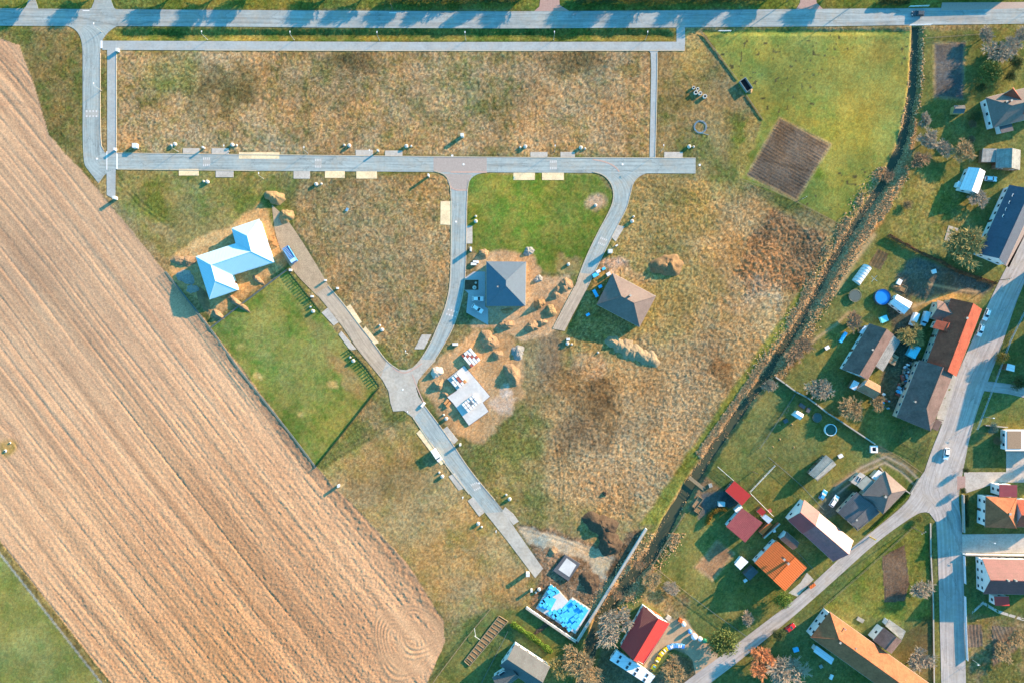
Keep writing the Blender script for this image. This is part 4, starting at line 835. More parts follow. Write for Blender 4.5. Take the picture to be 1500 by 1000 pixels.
# ------------------------------------------------------------------ vehicles
tyre = mat('tyre_rubber', (.02, .02, .02), .9); rimm = mat('wheel_rim', (.45, .45, .47), .4, .05, spec=.5)
carglass = mat('car_glass', (.02, .035, .045), .12, .05, spec=.6); lampm = mat('headlight', (.8, .8, .78), .2, .03)
def paint(k, c): return mat('car_paint_' + k, c, .25, .03, 1, 0, spec=.5)
PW = paint('white', (.78, .80, .80)); PB = paint('blue', (.05, .32, .62)); PR = paint('red', (.45, .02, .02)); PD = paint('dark', (.05, .06, .07)); PP = paint('pale_blue', (.45, .66, .74)); PS = paint('silver', (.58, .60, .60))
def car(label, px, py, ang, m, L_=4.3, Wd=1.8, Hc=1.48, style='car', group=None, name='parked_car', zg=.03):
    """ang: heading in photo degrees (0 = right, 90 = down)"""
    c = P(px, py); root = thing(name, label, 'van' if style == 'van' else 'car', (c.x, c.y, zg), group); root.rotation_euler.z = 0
    a = -math.radians(ang); M = Matrix.Translation((c.x, c.y, zg)) @ Matrix.Rotation(a, 4, 'Z')
    def put(mb, nm, mt, par=root, sm=False):
        mb.v = [tuple(M @ Vector(p)) for p in mb.v]; return mb.build(nm, mt, par, smooth=sm)
    h = L_ / 2; wd = Wd / 2
    def loft(prof, wfun):
        mb = MB(); n = len(prof); 
        for s_ in (-1, 1): mb.v += [(x, s_ * wfun(x, z), z) for x, z in prof]
        mb.f.append(tuple(range(n))); mb.f.append(tuple(reversed(range(n, 2 * n))))
        for k in range(n): mb.f.append((k, n + k, n + (k + 1) % n, (k + 1) % n))
        return mb
    if style == 'van':
        body = [(-h, .35), (-h, 1.95), (-h + .1, 2.05), (h - 1.55, 2.05), (h - .95, 1.15), (h - .15, 1.0), (h, .75), (h, .35)]
        b = put(loft(body, lambda x, z: wd - (.08 if z > 1.5 else 0)), 'body', m)
        put(MB().prism([(h - 1.5, -wd * .82), (h - .98, -wd * .9), (h - .98, wd * .9), (h - 1.5, wd * .82)], 1.0, [2.0, 1.2, 1.2, 2.0]), 'windscreen', carglass)
    else:
        body = [(-h, .32), (-h, .85), (-h + .12, .98), (h - 1.35, .95), (h - .2, .80), (h, .62), (h, .32)]
        b = put(loft(body, lambda x, z: wd * (.93 if abs(x) > h - .1 else 1)), 'body', m)
        x0, x1, y0 = -h + .15, h - 1.25, wd * .92
        cab = MB(); lo = [(x0, -y0), (x1, -y0), (x1, y0), (x0, y0)]; hi = [(x0 + .45, -y0 * .8), (x1 - .75, -y0 * .8), (x1 - .75, y0 * .8), (x0 + .45, y0 * .8)]
        cab.v = [(x, y, .93) for x, y in lo] + [(x, y, Hc - .06) for x, y in hi]
        for k in range(4): cab.f.append((k, (k + 1) % 4, 4 + (k + 1) % 4, 4 + k))
        cab.f.append((4, 5, 6, 7)); put(cab, 'windows', carglass)
        put(MB().prism([(x0 + .40, -y0 * .8), (x1 - .85, -y0 * .8), (x1 - .85, y0 * .8), (x0 + .40, y0 * .8)], Hc - .07, Hc), 'roof', m)
        pl = MB()
        for s_ in (-1, 1):
            pl.tube((x1 - .02, s_ * y0, .95), (x1 - .80, s_ * y0 * .8, Hc - .03), .05, .05, 4); pl.tube((x0 + .02, s_ * y0, .95), (x0 + .45, s_ * y0 * .8, Hc - .03), .06, .06, 4); pl.tube((-.25, s_ * y0, .95), (-.25, s_ * y0 * .82, Hc - .03), .05, .05, 4)
        put(pl, 'roof_pillar', m)
    for sx in (-1, 1):
        for sy in (-1, 1):
            w_ = put(MB().tube((sx * (h - .8), sy * (wd - .2), .32), (sx * (h - .8), sy * (wd + .02), .32), .32, .32, 12), 'wheel', tyre)
            put(MB().tube((sx * (h - .8), sy * (wd), .32), (sx * (h - .8), sy * (wd + .035), .32), .19, .19, 10), 'rim', rimm, w_)
    for sy in (-1, 1): put(MB().box((h - .03, sy * wd * .68, .70), (.12, .36, .16)), 'headlight', lampm); put(MB().box((-h + .03, sy * wd * .72, .78), (.10, .3, .18)), 'tail_light', PR)
    for sy in (-1, 1): put(MB().box((h - 1.5, sy * (wd + .10), 1.0), (.12, .22, .14)), 'side_mirror', m)
    return root
car('pale hatchback parked on the yard, straight in towards the anthracite roofed bungalow', 700, 438, 0, PW)
car('pale estate car parked askew on the yard, nearest the yard corner', 699.5, 452.5, 33, PW, 4.6)
car('white delivery van parked on a yellow apron of the diagonal street', 640, 665.5, 57, PW, 5.2, 1.95, 2.0, 'van', name='parked_van')
car('dark car driving on the main road over the stream bridge', 1343, 21.5, 181, PD, 4.5, name='moving_car', zg=.04)
car('white car driving on the village road with shadow on its west side', 1384.5, 663.5, 98, PW, 4.5, name='moving_car', zg=.04)
car('white car parked at the kerb by the north end of the red brown house', 1443.5, 461, 112, PW, 4.6)
car('white car with glinting rear window parked behind another at the red brown house', 1434.5, 484, 108, PW, 4.6)
car('blue car parked on the shaded yard west of the brown pyramid-hipped house', 1204.5, 723.5, -58, PB, 3.9)
car('silvery white car parked on the shaded yard beside the blue one', 1220.5, 732.5, -56, PW, 4.8)
car('red car parked by the lane under the long terracotta house', 1156.5, 917.5, -35, PR, 4.0)
car('white van in the courtyard, nearest the white trailer cabin', 1336.5, 468, 112, PW, 5.0, 1.95, 2.0, 'van', name='parked_van')
car('white van in the courtyard, beside the wall of the red brown house', 1352.5, 467, 108, PP, 5.4, 2.0, 2.0, 'van', name='parked_van')
car('pale blue pickup truck nosed out from the white corrugated shed', 1449.5, 263, 4, PP, 4.6)
# blue tipper truck by the white-roofed bungalow
def truck():
    c = P(427, 374); root = thing('tipper_truck', 'blue tipper truck with slatted load bed on the gravel track', 'truck', (c.x, c.y, 0)); M = Matrix.Translation((c.x, c.y, 0)) @ Matrix.Rotation(-math.radians(58), 4, 'Z')
    blue = mat('truck_blue', (.06, .30, .62), .4, .08, 1.5); pale = mat('truck_slats', (.42, .62, .78), .6, .08)
    def put(mb, nm, mt, par=root): mb.v = [tuple(M @ Vector(p)) for p in mb.v]; return mb.build(nm, mt, par)
    put(MB().box((0, 0, .75), (6.6, .9, .3)), 'chassis', tyre)
    cab = MB().prism([(1.9, -1.15), (3.35, -1.15), (3.35, 1.15), (1.9, 1.15)], .6, 2.7); cb = put(cab, 'cab', blue); put(MB().box((3.37, 0, 2.0), (.06, 2.0, .8)), 'windscreen', carglass, cb)
    put(MB().box((2.6, 0, 2.73), (1.3, 2.1, .08)), 'cab_roof', pale)
    bed = MB(); 
    for sy in (-1, 1): bed.box((-.75, sy * 1.15, 1.75), (4.9, .08, 1.5))
    for sx in (-3.2, 1.7): bed.box((sx, 0, 1.75), (.08, 2.3, 1.5))
    bed.box((-.75, 0, 1.0), (4.9, 2.3, .1)); bd = put(bed, 'load_bed', blue)
    sl_ = MB()
    for k in range(9): sl_.box((-2.9 + k * .54, -.2, 2.45), (.16, 1.7, .08))
    put(sl_, 'bed_slats', pale, bd)
    for sx in (-2.4, -1.2, 2.5):
        for sy in (-1, 1): put(MB().tube((sx, sy * .85, .5), (sx, sy * 1.18, .5), .5, .5, 12), 'wheel', tyre)
truck()
# ------------------------------------------------------------------ posts, shafts, cabinets
galv = mat('galvanised_steel', T(188, 194, 196), .45, .08, 2, spec=.4); lampw = mat('lamp_head', (.7, .72, .72), .4, .04); polew = mat('pole_timber', T(136, 118, 100), .9, .2, 3)
def street_lamp(px, py, label, h=5.0, arm=(.0, .9), group='street lamps of the new estate'):
    c = P(px, py); r = thing('street_lamp', label, 'street lamp', c, group)
    MB().tube(c, c + Vector((0, 0, h)), .08, .05, 8).build('pole', galv, r); MB().lathe(c, [(.16, -.05), (.16, .25), (.09, .32)], 8).build('base', conc, r)
    a = c + Vector((0, 0, h)); b = a + Vector((arm[0], arm[1], .12)); MB().tube(a, b, .04, .04, 6).build('arm', galv, r)
    hd = MB().box((b.x, b.y, b.z - .03), (.30, .62, .12), math.atan2(arm[1], arm[0]) - 1.57).build('lamp_head', lampw, r)
    return r
LAMPS = [(149, 47, 'lamp beside the north end of the west side road, at its junction'), (148.8, 133, 'lamp on the narrow planted strip halfway along the west side road'), (304, 58.5, 'lamp on the verge ditch, westernmost along the long cycle path'), (431, 59, 'lamp on the verge ditch, above the dark patch of the long plot'), (556, 59.5, 'lamp on the verge ditch near the middle of the cycle path'), (682.5, 59.5, 'lamp on the verge ditch, third from the east end'), (811, 59, 'lamp on the verge ditch, second from the east end'), (945, 59, 'lamp on the verge ditch beside the head of the narrow footpath'),
    (261.5, 222.5, 'lamp behind the north kerb just west of the first grey apron'), (336, 222.5, 'lamp behind the north kerb just east of the second grey apron'), (451, 225, 'lamp behind the north kerb east of the long yellow apron'), (545, 229, 'lamp behind the north kerb between two grey aprons at midstreet'), (812, 222.5, 'lamp behind the north kerb between the two grey eastern aprons'), (968, 222, 'lamp at the foot of the narrow footpath'), (386, 262, 'lamp on the rough grass above the soil heaps of the white-roofed bungalow'), (597, 517, 'lamp on the pointed plot above the fork paving'), (679, 727, 'lamp beside the lower grey aprons of the diagonal street'), (727, 776, 'lamp on the grass west of the concrete street end'), (600, 604, 'lamp at the flat southern edge of the fork paving')]
for x, y, l in LAMPS: street_lamp(x, y, 'slim grey ' + l)
street_lamp(1439, 609.5, 'white arched lamp by the metal railing of the village road', 4.6, (1.1, -.1), None); street_lamp(1441, 789, 'pale lamp standing on the driveway south of the orange pyramid roof', 4.6, (1.0, -.2), None)
street_lamp(1425, 966, 'pale lamp behind the white fence at the bottom right', 4.2, (-.8, .1), None); street_lamp(1403, 805, 'thin lamp on the white fence corner', 4.6, (-.9, 0), None); street_lamp(1506, 14, 'lamp at the far right of the main road', 7.5, (-1, 0), None)
def pole(px, py, h, label, cross=True):
    c = P(px, py); r = thing('utility_pole', label, 'utility pole', c); MB().tube(c - Vector((0, 0, .1)), c + Vector((0, 0, h)), .16, .11, 8).build('shaft', polew, r)
    if cross:
        cr = MB().box((c.x, c.y, h - .3), (1.9, .12, .14), .5).build('crossarm', polew, r)
        for k in (-.8, 0, .8): MB().lathe((c.x + k * math.cos(.5), c.y + k * math.sin(.5), h - .23), [(.05, 0), (.1, .06), (.06, .18), (.1, .22), (.03, .32)], 8).build('insulator', lampw, cr)
pole(1166, 296, 8.0, 'timber power pole with crossarm at the meadow fence below the tilled plot'); pole(1334, 771, 8.5, 'timber power pole with crossarm at the corner of the lane and village road'); pole(1365, 612, 7.0, 'timber pole beside the hipped end of the long farmhouse', False); pole(1375, 444, 7., 'timber pole behind the wing of the red brown house', False)
pole(1461, 411, 7.0, 'timber pole beside the hedge end at the village road'); pole(1103, 690, 5.0, 'leaning clothes pole on the lawn above the red shelter', False); pole(575, 14, 4.5, 'white sign pole on the north edge of the main road', False); pole(1152, 3, 7.5, 'pole on the grass verge north of the main road beside the red driveway', False); pole(1265, -2, 8, 'pole on the grass verge north of the main road near the stream bridge')
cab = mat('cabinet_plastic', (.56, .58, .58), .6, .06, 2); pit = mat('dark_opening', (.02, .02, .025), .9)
def cabinet(px, py, sx, sy, h, label, ang=0, name='utility_cabinet'):
    sx, sy = sx * .85, sy * .85; c = P(px, py); r = thing(name, label, 'cabinet', c)
    MB().box((c.x, c.y, .05), (sx + .14, sy + .14, .2), ang).build('plinth', conc, r); b = MB().box((c.x, c.y, .15 + h / 2), (sx, sy, h), ang).build('body', cab, r)
    MB().box((c.x, c.y, h + .19), (sx + .12, sy + .12, .09), ang).build('lid', cab, r)
    d = Vector((math.sin(ang), -math.cos(ang), 0)); MB().box((c.x + d.x * (sy / 2 + .01), c.y + d.y * (sy / 2 + .01), .15 + h / 2), (sx * .86, .05, h * .86), ang).build('door', lampw, b)
for a in ((200, 215, 2.0, 1.9, 1.3, 'white hatch box on the long plot near its southwest corner'), (171, 291, 1.0, 1.2, 1.8, 'white cabinet at the south tip of the cycle path beside the field'), (170.5, 220, .6, 1.0, 1.3, 'small white cabinet at the crossing of cycle path and street'), (299.8, 217.5, .6, .5, 1.6, 'slim white cabinet between the two western grey aprons'), (677.5, 200, 1.3, 1.2, 1.9, 'white cabinet standing alone in the long plot'), (554.5, 222, .6, .5, 1.6, 'slim white cabinet between the two midstreet grey aprons'),
          (628.5, 258.5, .5, 1.0, 2.2, 'thin white pillar in front of the fork plot near the pink junction'), (690, 366, .6, 1.7, 2.0, 'white pillar on the street edge above the paved yard'), (893, 369, 1.7, 1.5, 2.2, 'white transformer cabinet on the east kerb of the curved street'), (477.5, 411, .8, .6, 1.1, 'white cabinet at the edge of the gravel track'), (674.5, 650, .7, .9, 1.7, 'white cabinet next to the grey apron opposite the parked van'), (773, 838.5, 1.5, 1.4, 2.3, 'white cabinet at the end of the concrete street'), (458, 434.5, 1.0, .7, 1.0, 'white cabinet beside the top of the concrete street by the picket fence'), (426.5, 396, 1.0, .9, 1.0, 'white cabinet at the north corner of the fenced lawn'), (497, 710, .7, 1.1, 1.7, 'white cabinet on the grass at the rim of the ploughed field'), (174, 75, 1.0, 1.3, 1.1, 'cream cabinet at the northwest corner of the long plot'), (495, 422.5, .8, .7, 1.0, 'small white cabinet on the rough triangle east of the concrete street'), (778.5, 862.5, .8, 1.0, 1.6, 'white cabinet beside the two shafts near the blue-wrapped slab'), (832, 497, 1.4, .9, .8, 'white cabinet at the dusty dead end of the curved street')): cabinet(*a)
conc2 = mat('concrete_shaft', (.54, .52, .47), .9, .12, 3, dirt=.1)
def shaft(px, py, r, h, label, group=None, hole=False, z=0):
    c = P(px, py, z); o = thing('manhole_shaft', label, 'manhole', c, group)
    MB().lathe(c, [(r, -.1), (r, h - .25), (r * .78, h - .06), (r * .62, h)], 18).build('ring', conc2, o)
    MB().lathe(c + Vector((0, 0, h)), [(r * .48, -.02), (r * .48, .05), (r * .4, .07)], 14).build('cover', gutter if not hole else pit, o)
SH = [(257, 212, 251, 213, 'near the west end of the long plot'), (341, 213, 347, 213.5, 'on the long plot beside the second lamp'), (512, 214, 504.5, 213, 'on the long plot, left of the two midstreet grey aprons'), (595.5, 215, 602.5, 214.5, 'on the long plot, right of the two midstreet grey aprons'), (769.5, 215.5, 762, 216.5, 'on the long plot, left of the eastern grey aprons'), (850.5, 217, 857, 218, 'on the long plot, right of the eastern grey aprons'), (1009, 215.5, 1016, 215.5, 'by the dead end of the north street'), (304.5, 267, 298.5, 266, 'in the grass below the western yellow apron'), (463.5, 270.5, 471, 269.5, 'in the grass below the middle yellow apron'), (697, 324.5, 697, 317, 'on the green plot beside the grey apron'), (925.5, 324.5, 928, 317.5, 'in the grass east of the curved street'), (459, 456, 455, 450, 'inside the picket fence of the lawn, northern pair'), (560, 483, 556.5, 476.5, 'on the rough triangle above the lower yellow apron'), (518, 528, 513, 523, 'inside the picket fence of the lawn, southern pair'), (654, 612.5, 650, 607, 'below the slab stacked with pallets'), (648, 697, 643.5, 691.5, 'west of the diagonal street below the parked van'), (746.5, 730, 741.5, 724, 'east of the lower diagonal street'), (700.5, 766, 705.5, 771, 'west of the concrete street end'), (789.5, 862, 785, 867, 'near the blue-wrapped slab'), (831, 503, 837.5, 504, 'beside the dusty dead end of the curved street')]
for x, y, u, v, l in SH:
    shaft(x, y, .68, 1.0, 'wider pale shaft ' + l, 'paired drain shafts', False); shaft(u, v, .42, .55, 'smaller pale shaft ' + l, 'paired drain shafts', False)
shaft(872.5, 301, .6, .5, 'lone shaft in the bare patch of the green plot'); shaft(832.5, 387.5, .62, .8, 'lone shaft beside the spoil heaps and the curved street'); shaft(8, 660, .6, .35, 'shaft in the weedy ring of the ploughed field', None, True); shaft(15, 648, .4, .3, 'second shaft in the weedy ring of the ploughed field', None, True); shaft(876, 516, .4, .4, 'small white shaft in the scrub below the brown bungalow')
for x, y, r, h, l in ((1015.5, 129.5, .55, .8, 'upper left concrete ring of the stack on the eastern plot'), (1021.5, 131.5, .6, .8, 'upper right concrete ring of the stack on the eastern plot'), (1018.5, 137, .75, 1., 'large dark-mouthed concrete ring in the middle of the stack'), (1025, 138, .7, .9, 'pale capped concrete ring in the middle of the stack'), (1031.8, 142.5, .75, 1., 'lowest concrete ring of the stack on the eastern plot')):
    c = P(x, y); o = thing('concrete_ring', l, 'concrete ring', c, 'concrete well rings'); mb = MB(); n = 18; prof = [(r, 0), (r, h), (r * .72, h), (r * .72, .05)]
    mb.lathe(c, prof, n); mb.build('ring', conc2, o); MB().lathe(c, [(r * .7, .02), (r * .7, .08)], 14).build('floor', pit if 'pale' not in l else conc2, o)
for x, y, l in ((662.5, 228.5, 'round iron lid at the north kerb above the pink junction paving'), (679, 241, 'round iron lid in the middle of the pink junction paving'), (912, 241, 'round iron lid on the street above the curved branch'), (1025, 242, 'round iron lid beyond the dead end of the north street'), (590, 570, 'round iron lid in the fork paving'), (668, 325, 'round iron lid in the southbound street'), (702, 707, 'round iron lid in the lower diagonal street'), (142, 233, 'round iron lid at the foot of the west side road')):
    c = P(x, y, .04); o = thing('manhole_cover', l, 'manhole', c); MB().lathe(c, [(.48, -.03), (.48, .02)], 20).build('frame', conc, o); MB().lathe(c, [(.38, 0), (.38, .03)], 20).build('lid', lampw, o)
bl = mat('blue_plastic', (.16, .32, .46), .5, .08, 2)
c = P(1025.7, 186.5); mb = MB()
for k in range(4):
    pr = None
    for i in range(33):
        a = i * .196; r = 2.0 + .16 * k; p = c + Vector((r * math.cos(a), r * math.sin(a), .12 + .1 * (k % 2) + .05 * math.sin(3 * a + k)))
        if pr is not None: mb.tube(pr, p, .045, .045, 5, False)
        pr = p
mb.tube(c + Vector((-.5, -2.1, .1)), c + Vector((3.2, -3.0, .1)), .06, .06, 5); tag(MB().prism([tuple(P(x, y)[:2]) for x, y in ((506, 309), (508, 304.5), (511, 306), (509, 310))], 0, .4).build('plastic_bag', bl, org=P(508, 307)), 'crumpled blue bag lying on the rough fork plot', 'bag'); tag(mb.build('pipe_coil', bl, org=c), 'loose coil of blue pipe lying on the eastern plot', 'pipe coil')
# ------------------------------------------------------------------ fences, walls, hedges
wire = mat('fence_wire', T(112, 122, 118), .5, .08, 2, spec=.4); greenp = mat('fence_green', T(74, 82, 56), .7, .1, 2); palew = mat('fence_white', (.72, .75, .77), .6, .06, 2)
stone = mat('stone_wall', T(178, 160, 136), .95, .3, 3, .03, 'paver', per=.4); timb = mat('fence_timber', T(168, 146, 118), .9, .2, 3)
railb = mat('railing_steel', T(176, 204, 214), .5, .08, 2, spec=.4)
def fence(label, pts, h, style, m, group=None, post=3.0, wall_t=.25, cat='fence', name=None):
    Q = [P(*p) for p in pts]; r = thing(name or ('wall' if style == 'wall' else 'fence'), label, cat if style != 'wall' else 'wall', (Q[0] + Q[-1]) / 2, group)
    mb = MB(); posts = []
    for a, b in zip(Q, Q[1:]):
        d = b - a; Ln = d.length; ang = math.atan2(d.y, d.x); d.normalize(); c = (a + b) / 2
        if style == 'wall': mb.box((c.x, c.y, h / 2 - .1), (Ln + wall_t, wall_t, h + .2), ang)
        elif style == 'board': mb.box((c.x, c.y, h / 2 + .05), (Ln, .06, h - .1), ang); mb.box((c.x, c.y, h), (Ln, .12, .06), ang)
        elif style == 'rail':
            for z in (.35, .7, h): mb.tube(a + Vector((0, 0, z)), b + Vector((0, 0, z)), .045 if z < h else .07, .045 if z < h else .07, 5)
            n = int(Ln / .5)
            for k in range(n): q = a + d * (k * .5); mb.tube(q + Vector((0, 0, .3)), q + Vector((0, 0, h)), .02, .02, 4, False)
        elif style == 'picket':
            st = 1.15 if 'northeast' in label else .34; n = int(Ln / st)
            for k in range(n): q = a + d * (k * st); mb.box((q.x, q.y, h / 2), (.46 if st > .5 else .18, .12, h), ang)
            for z in (.4,): mb.box((c.x, c.y, z), (Ln, .05, .09), ang)
            mb.box((c.x, c.y, .06), (Ln, .3, .22), ang)
        else:
            for z in (.1, .45, .8, 1.1, h):
                if z <= h: mb.tube(a + Vector((0, 0, z)), b + Vector((0, 0, z)), .02 if z < h else .04, .02 if z < h else .04, 4)
            n = int(Ln / .3)
            for k in range(n): q = a + d * (k * .3); mb.tube(q, q + Vector((0, 0, h)), .012, .012, 3, False)
            if 'footing' in label or 'lawn plot' in label: mb.box((c.x, c.y, .08), (Ln, .42, .3), ang)
        n = max(1, round(Ln / post))
        posts += [a + d * (Ln * k / n) for k in range(n)]
    posts.append(Q[-1])
    if style == 'wall':
        pn = mb.build('wall_body', m, r); cp = MB()
        for a, b in zip(Q, Q[1:]): d = b - a; c = (a + b) / 2; cp.box((c.x, c.y, h + .04), (d.length + wall_t, wall_t + .10, .08), math.atan2(d.y, d.x))
        cp.build('coping', conc, r)
    else:
        mb.build('fence_panel', m, r)
        if style != 'picket' or True:
            for q in posts: MB().box((q.x, q.y, h / 2 + .04), (.10, .10, h + .10)).build('post', m, r)
    return r
fence('green picket fence along the upper northeast side of the lawn plot, casting comb shadows', [(421, 394.5), (470, 457)], 1.15, 'picket', greenp, post=6)
fence('green picket fence along the lower northeast side of the lawn plot', [(512, 511), (537, 538), (556, 565)], 1.15, 'picket', greenp, post=6)
fence('dark picket fence along the southeast side of the lawn plot', [(555.5, 567), (464, 682.5)], .85, 'picket', greenp, post=6)
fence('wire fence between the lawn plot and the white-roofed bungalow', [(309, 480), (420.5, 395.5)], 1.3, 'mesh', wire, post=5)
fence('wire fence with pale footing along the ploughed field', [(243, 398), (308, 481), (350, 540), (430, 640), (463, 684)], 1.2, 'mesh', wire, post=6)
fence('plank fence running down the northwest edge of the meadow', [(1026, 47), (1052, 80), (1080, 118)], .4, 'board', timb, post=4)
fence('short plank fence below the dark open container by the meadow', [(1093, 140), (1117, 176)], .4, 'board', timb, post=4)
fence('wire fence along the south side of the meadow and tilled plot', [(1085, 263), (1125, 277), (1170, 298), (1210, 319), (1247, 339)], 1.1, 'mesh', timb, post=5)
fence('crooked stone garden wall north of the round pools and tiny hut', [(1135, 552), (1148, 561), (1164, 573), (1180, 581), (1195, 592), (1210, 604), (1228, 615), (1279, 649)], 1.3, 'wall', stone, wall_t=.35)
fence('wire fence west of the tiny hut and its round pool', [(1163, 577), (1142, 610), (1112, 656)], 1.4, 'mesh', wire)
fence('wire fence between the two lawns beside the grey garden barn', [(1125, 669), (1150, 690), (1175, 712), (1205, 745)], 1.3, 'mesh', wire)
fence('white topped wire fence from the stream to the red shelter', [(1051, 683), (1074, 703)], 1.3, 'mesh', palew)
fence('pale wire fence running northeast from the red shelter', [(1134, 681), (1098, 719)], 1.3, 'mesh', palew)
fence('pale wire fence from the red shelter to the small huts', [(1099, 722), (1131, 754)], 1.3, 'mesh', palew)
fence('steel railing along the east side of the village road', [(1500, 455), (1478, 500), (1456, 560), (1430, 628)], 1.1, 'rail', railb)
fence('short white board fence at the driveway beside the pink roofed house', [(1410.5, 813), (1412, 853)], 1.3, 'board', palew)
fence('long white board fence beside the road at the bottom right', [(1411.8, 872), (1413, 920), (1415, 965)], 1.3, 'board', palew)
fence('white rendered wall north of the pink roofed house', [(1411, 810.5), (1575, 813)], 1.5, 'wall', wallw, wall_t=.4)
fence('low stone kerb wall along the west side of the village road', [(1362, 766), (1362.5, 810), (1366, 880), (1367.5, 1010)], .5, 'wall', timb, wall_t=.35)
fence('wire fence from the field corner down along the gardens', [(718, 891), (683, 933), (640, 990), (620, 1020)], 1.4, 'mesh', timb)
fence('wire fence beside the house with the blue dormer', [(744, 923), (726, 958), (707, 995), (695, 1020)], 1.3, 'mesh', wire)
fence('dark fence above the curved garden track', [(1279, 649), (1316, 668), (1350, 692)], 1.1, 'mesh', timb)
fence('green wire fence round the small lawn south of the long farmhouse', [(1322, 626), (1316, 647), (1352, 666), (1362, 640)], 1.2, 'mesh', greenp)
fence('dark wire fence between the stream and the tilled garden lawn', [(1003, 750), (978, 790), (955, 827), (982, 848), (1011, 871)], 1.2, 'mesh', timb)
fence('wire fence across the lawn north of the kindergarten yard', [(1012, 872), (1050, 900), (1092, 930)], 1.2, 'mesh', wire)
fence('brick garden wall beside the small orange huts', [(1139, 765), (1117, 785)], 1.9, 'wall', wallb, wall_t=.5)
fence('wire fence between the orange and the maroon metal houses', [(1139, 781), (1170, 810), (1190, 832)], 1.2, 'mesh', wire)
fence('low wall between the yard and the brown pyramid-hipped house', [(1345, 700), (1332, 722), (1300, 700), (1288, 684)], .9, 'wall', concg, wall_t=.25)
fence('timber garden fence along the north side of the grey tilled plot', [(1357, 57), (1400, 54), (1440, 51)], 1.1, 'mesh', timb)
fence('low concrete wall along the fenced west side of the orange pyramid house', [(1409, 724), (1410, 778)], 1.2, 'wall', concg, wall_t=.35)
fence('wall of pale blocks before the flat roofed house', [(1442, 622), (1473, 625)], 1.0, 'wall', wallb, wall_t=.3)
fence('wire fence along the lane beside the triangular lawn', [(1205, 888), (1262, 838), (1340, 768)], .9, 'mesh', timb)
fence('white guard rail at the meadow edge below the main road', [(1052, 46.5), (1070, 46.5)], 1.0, 'rail', palew); fence('bridge railing on the south side of the main road', [(1331, 38.3), (1363, 37.5)], 1.1, 'rail', palew); fence('bridge railing on the north side of the main road', [(1331, 11), (1359, 10)], 1.1, 'rail', palew)
# retaining wall of the new building site, an L of two legs
fence('white concrete retaining wall in an L round the blue-wrapped slab', [(945.3, 774), (844.5, 938.5), (772, 889)], 1.2, 'wall', wallw, wall_t=.75)
leafm = {}
def leaf(key, c, var=.45):
    return mat('leaf_' + key, c, .8, var, 1.3, 0)
def cloud(mb, cx, cy, cz, rx, ry, rz, n, s, r, clump=0, shell_=.55):
    """n small leaf faces through an ellipsoid; clumps leave gaps"""
    cen = [(r.gauss(0, .45), r.gauss(0, .45), r.gauss(.1, .45)) for _ in range(clump)] if clump else None
    for _ in range(n):
        while True:
            if cen:
                q = r.choice(cen); x, y, z = q[0] + r.gauss(0, .2), q[1] + r.gauss(0, .2), q[2] + r.gauss(0, .2)
            else: x, y, z = r.uniform(-1, 1), r.uniform(-1, 1), r.uniform(-1, 1)
            if x * x + y * y + z * z < 1: break
        p = Vector((cx + x * rx, cy + y * ry, cz + z * rz)); a = Vector((r.gauss(0, 1), r.gauss(0, 1), r.gauss(0, .6))).normalized(); b = a.orthogonal().normalized(); b.rotate(Matrix.Rotation(r.uniform(0, 6.28), 3, a)); c = a.cross(b); q = s * r.uniform(.6, 1.3)
        mb.face([p + b * q, p + c * q * .6, p - b * q * .8, p - c * q * .6])
def hedge(label, pts, wd, h, m, dens=55, s=.16, name='hedge', post=0):
    Q = [P(*p) for p in pts]; r = random.Random(len(label)); o = thing(name, label, 'hedge', (Q[0] + Q[-1]) / 2); mb = MB(); st = MB()
    for a, b in zip(Q, Q[1:]):
        d = b - a; Ln = d.length; ang = math.atan2(d.y, d.x); d.normalize(); n_ = Vector((-d.y, d.x, 0))
        for _ in range(int(Ln * dens)):
            t = r.uniform(0, Ln); q = r.uniform(-1, 1); z = h * (1 - r.random() ** 2 * .8); wv = .75 + .3 * math.sin(t * 1.3) * math.sin(t * .37 + 2)
            p = a + d * t + n_ * (q * wd / 2 * wv) + Vector((0, 0, z * (1 - .25 * q * q) * (.85 + .2 * wv)))
            e = Vector((r.gauss(0, 1), r.gauss(0, 1), r.gauss(0, .6))).normalized(); f = e.orthogonal().normalized(); g_ = e.cross(f); k = s * r.uniform(.7, 1.6); mb.face([p + f * k, p + g_ * k * .7, p - f * k, p - g_ * k * .7])
        for k in range(max(1, int(Ln / .8))): q = a + d * (k * .8); st.tube(q, q + Vector((r.uniform(-.1, .1), r.uniform(-.1, .1), h * .7)), .05, .03, 4)
    st.build('stems', polew, o); mb.build('foliage', m, o, uv=False)
Lg, Ld, Lo, Ly = leaf('green', T(132, 158, 58)), leaf('dark', T(92, 102, 58)), leaf('ochre', T(176, 134, 54)), leaf('brown', T(160, 116, 82))
hedge('clipped bright green hedge behind the house with the blue dormer', [(749, 911), (775, 928), (808, 953)], 2.6, 1.7, Lg, 300)
hedge('curved ochre hedge between the red shelter and the tilled bed', [(1064, 744), (1050, 745), (1040, 752), (1035, 766)], 1.8, 1.5, Lo, 220)
hedge('long brown hedge dividing the two gardens west of the village road', [(1300, 345), (1347, 371), (1375, 383), (1402, 398), (1457, 416)], 1.4, 1.4, Ly, 160)
hedge('dark hedge line along the gardens north of the main road', [(565, 2), (700, 1), (760, 3)], 2.5, 2.0, Ld, 120); hedge('dark hedge line north of the main road, east of the red driveway mouth', [(845, 3), (960, 2), (1120, 1)], 2.5, 2.0, Ld, 120); hedge('dark clipped hedge north of the main road by the stream', [(1285, 5), (1330, 5)], 2.2, 1.6, Ld, 200)
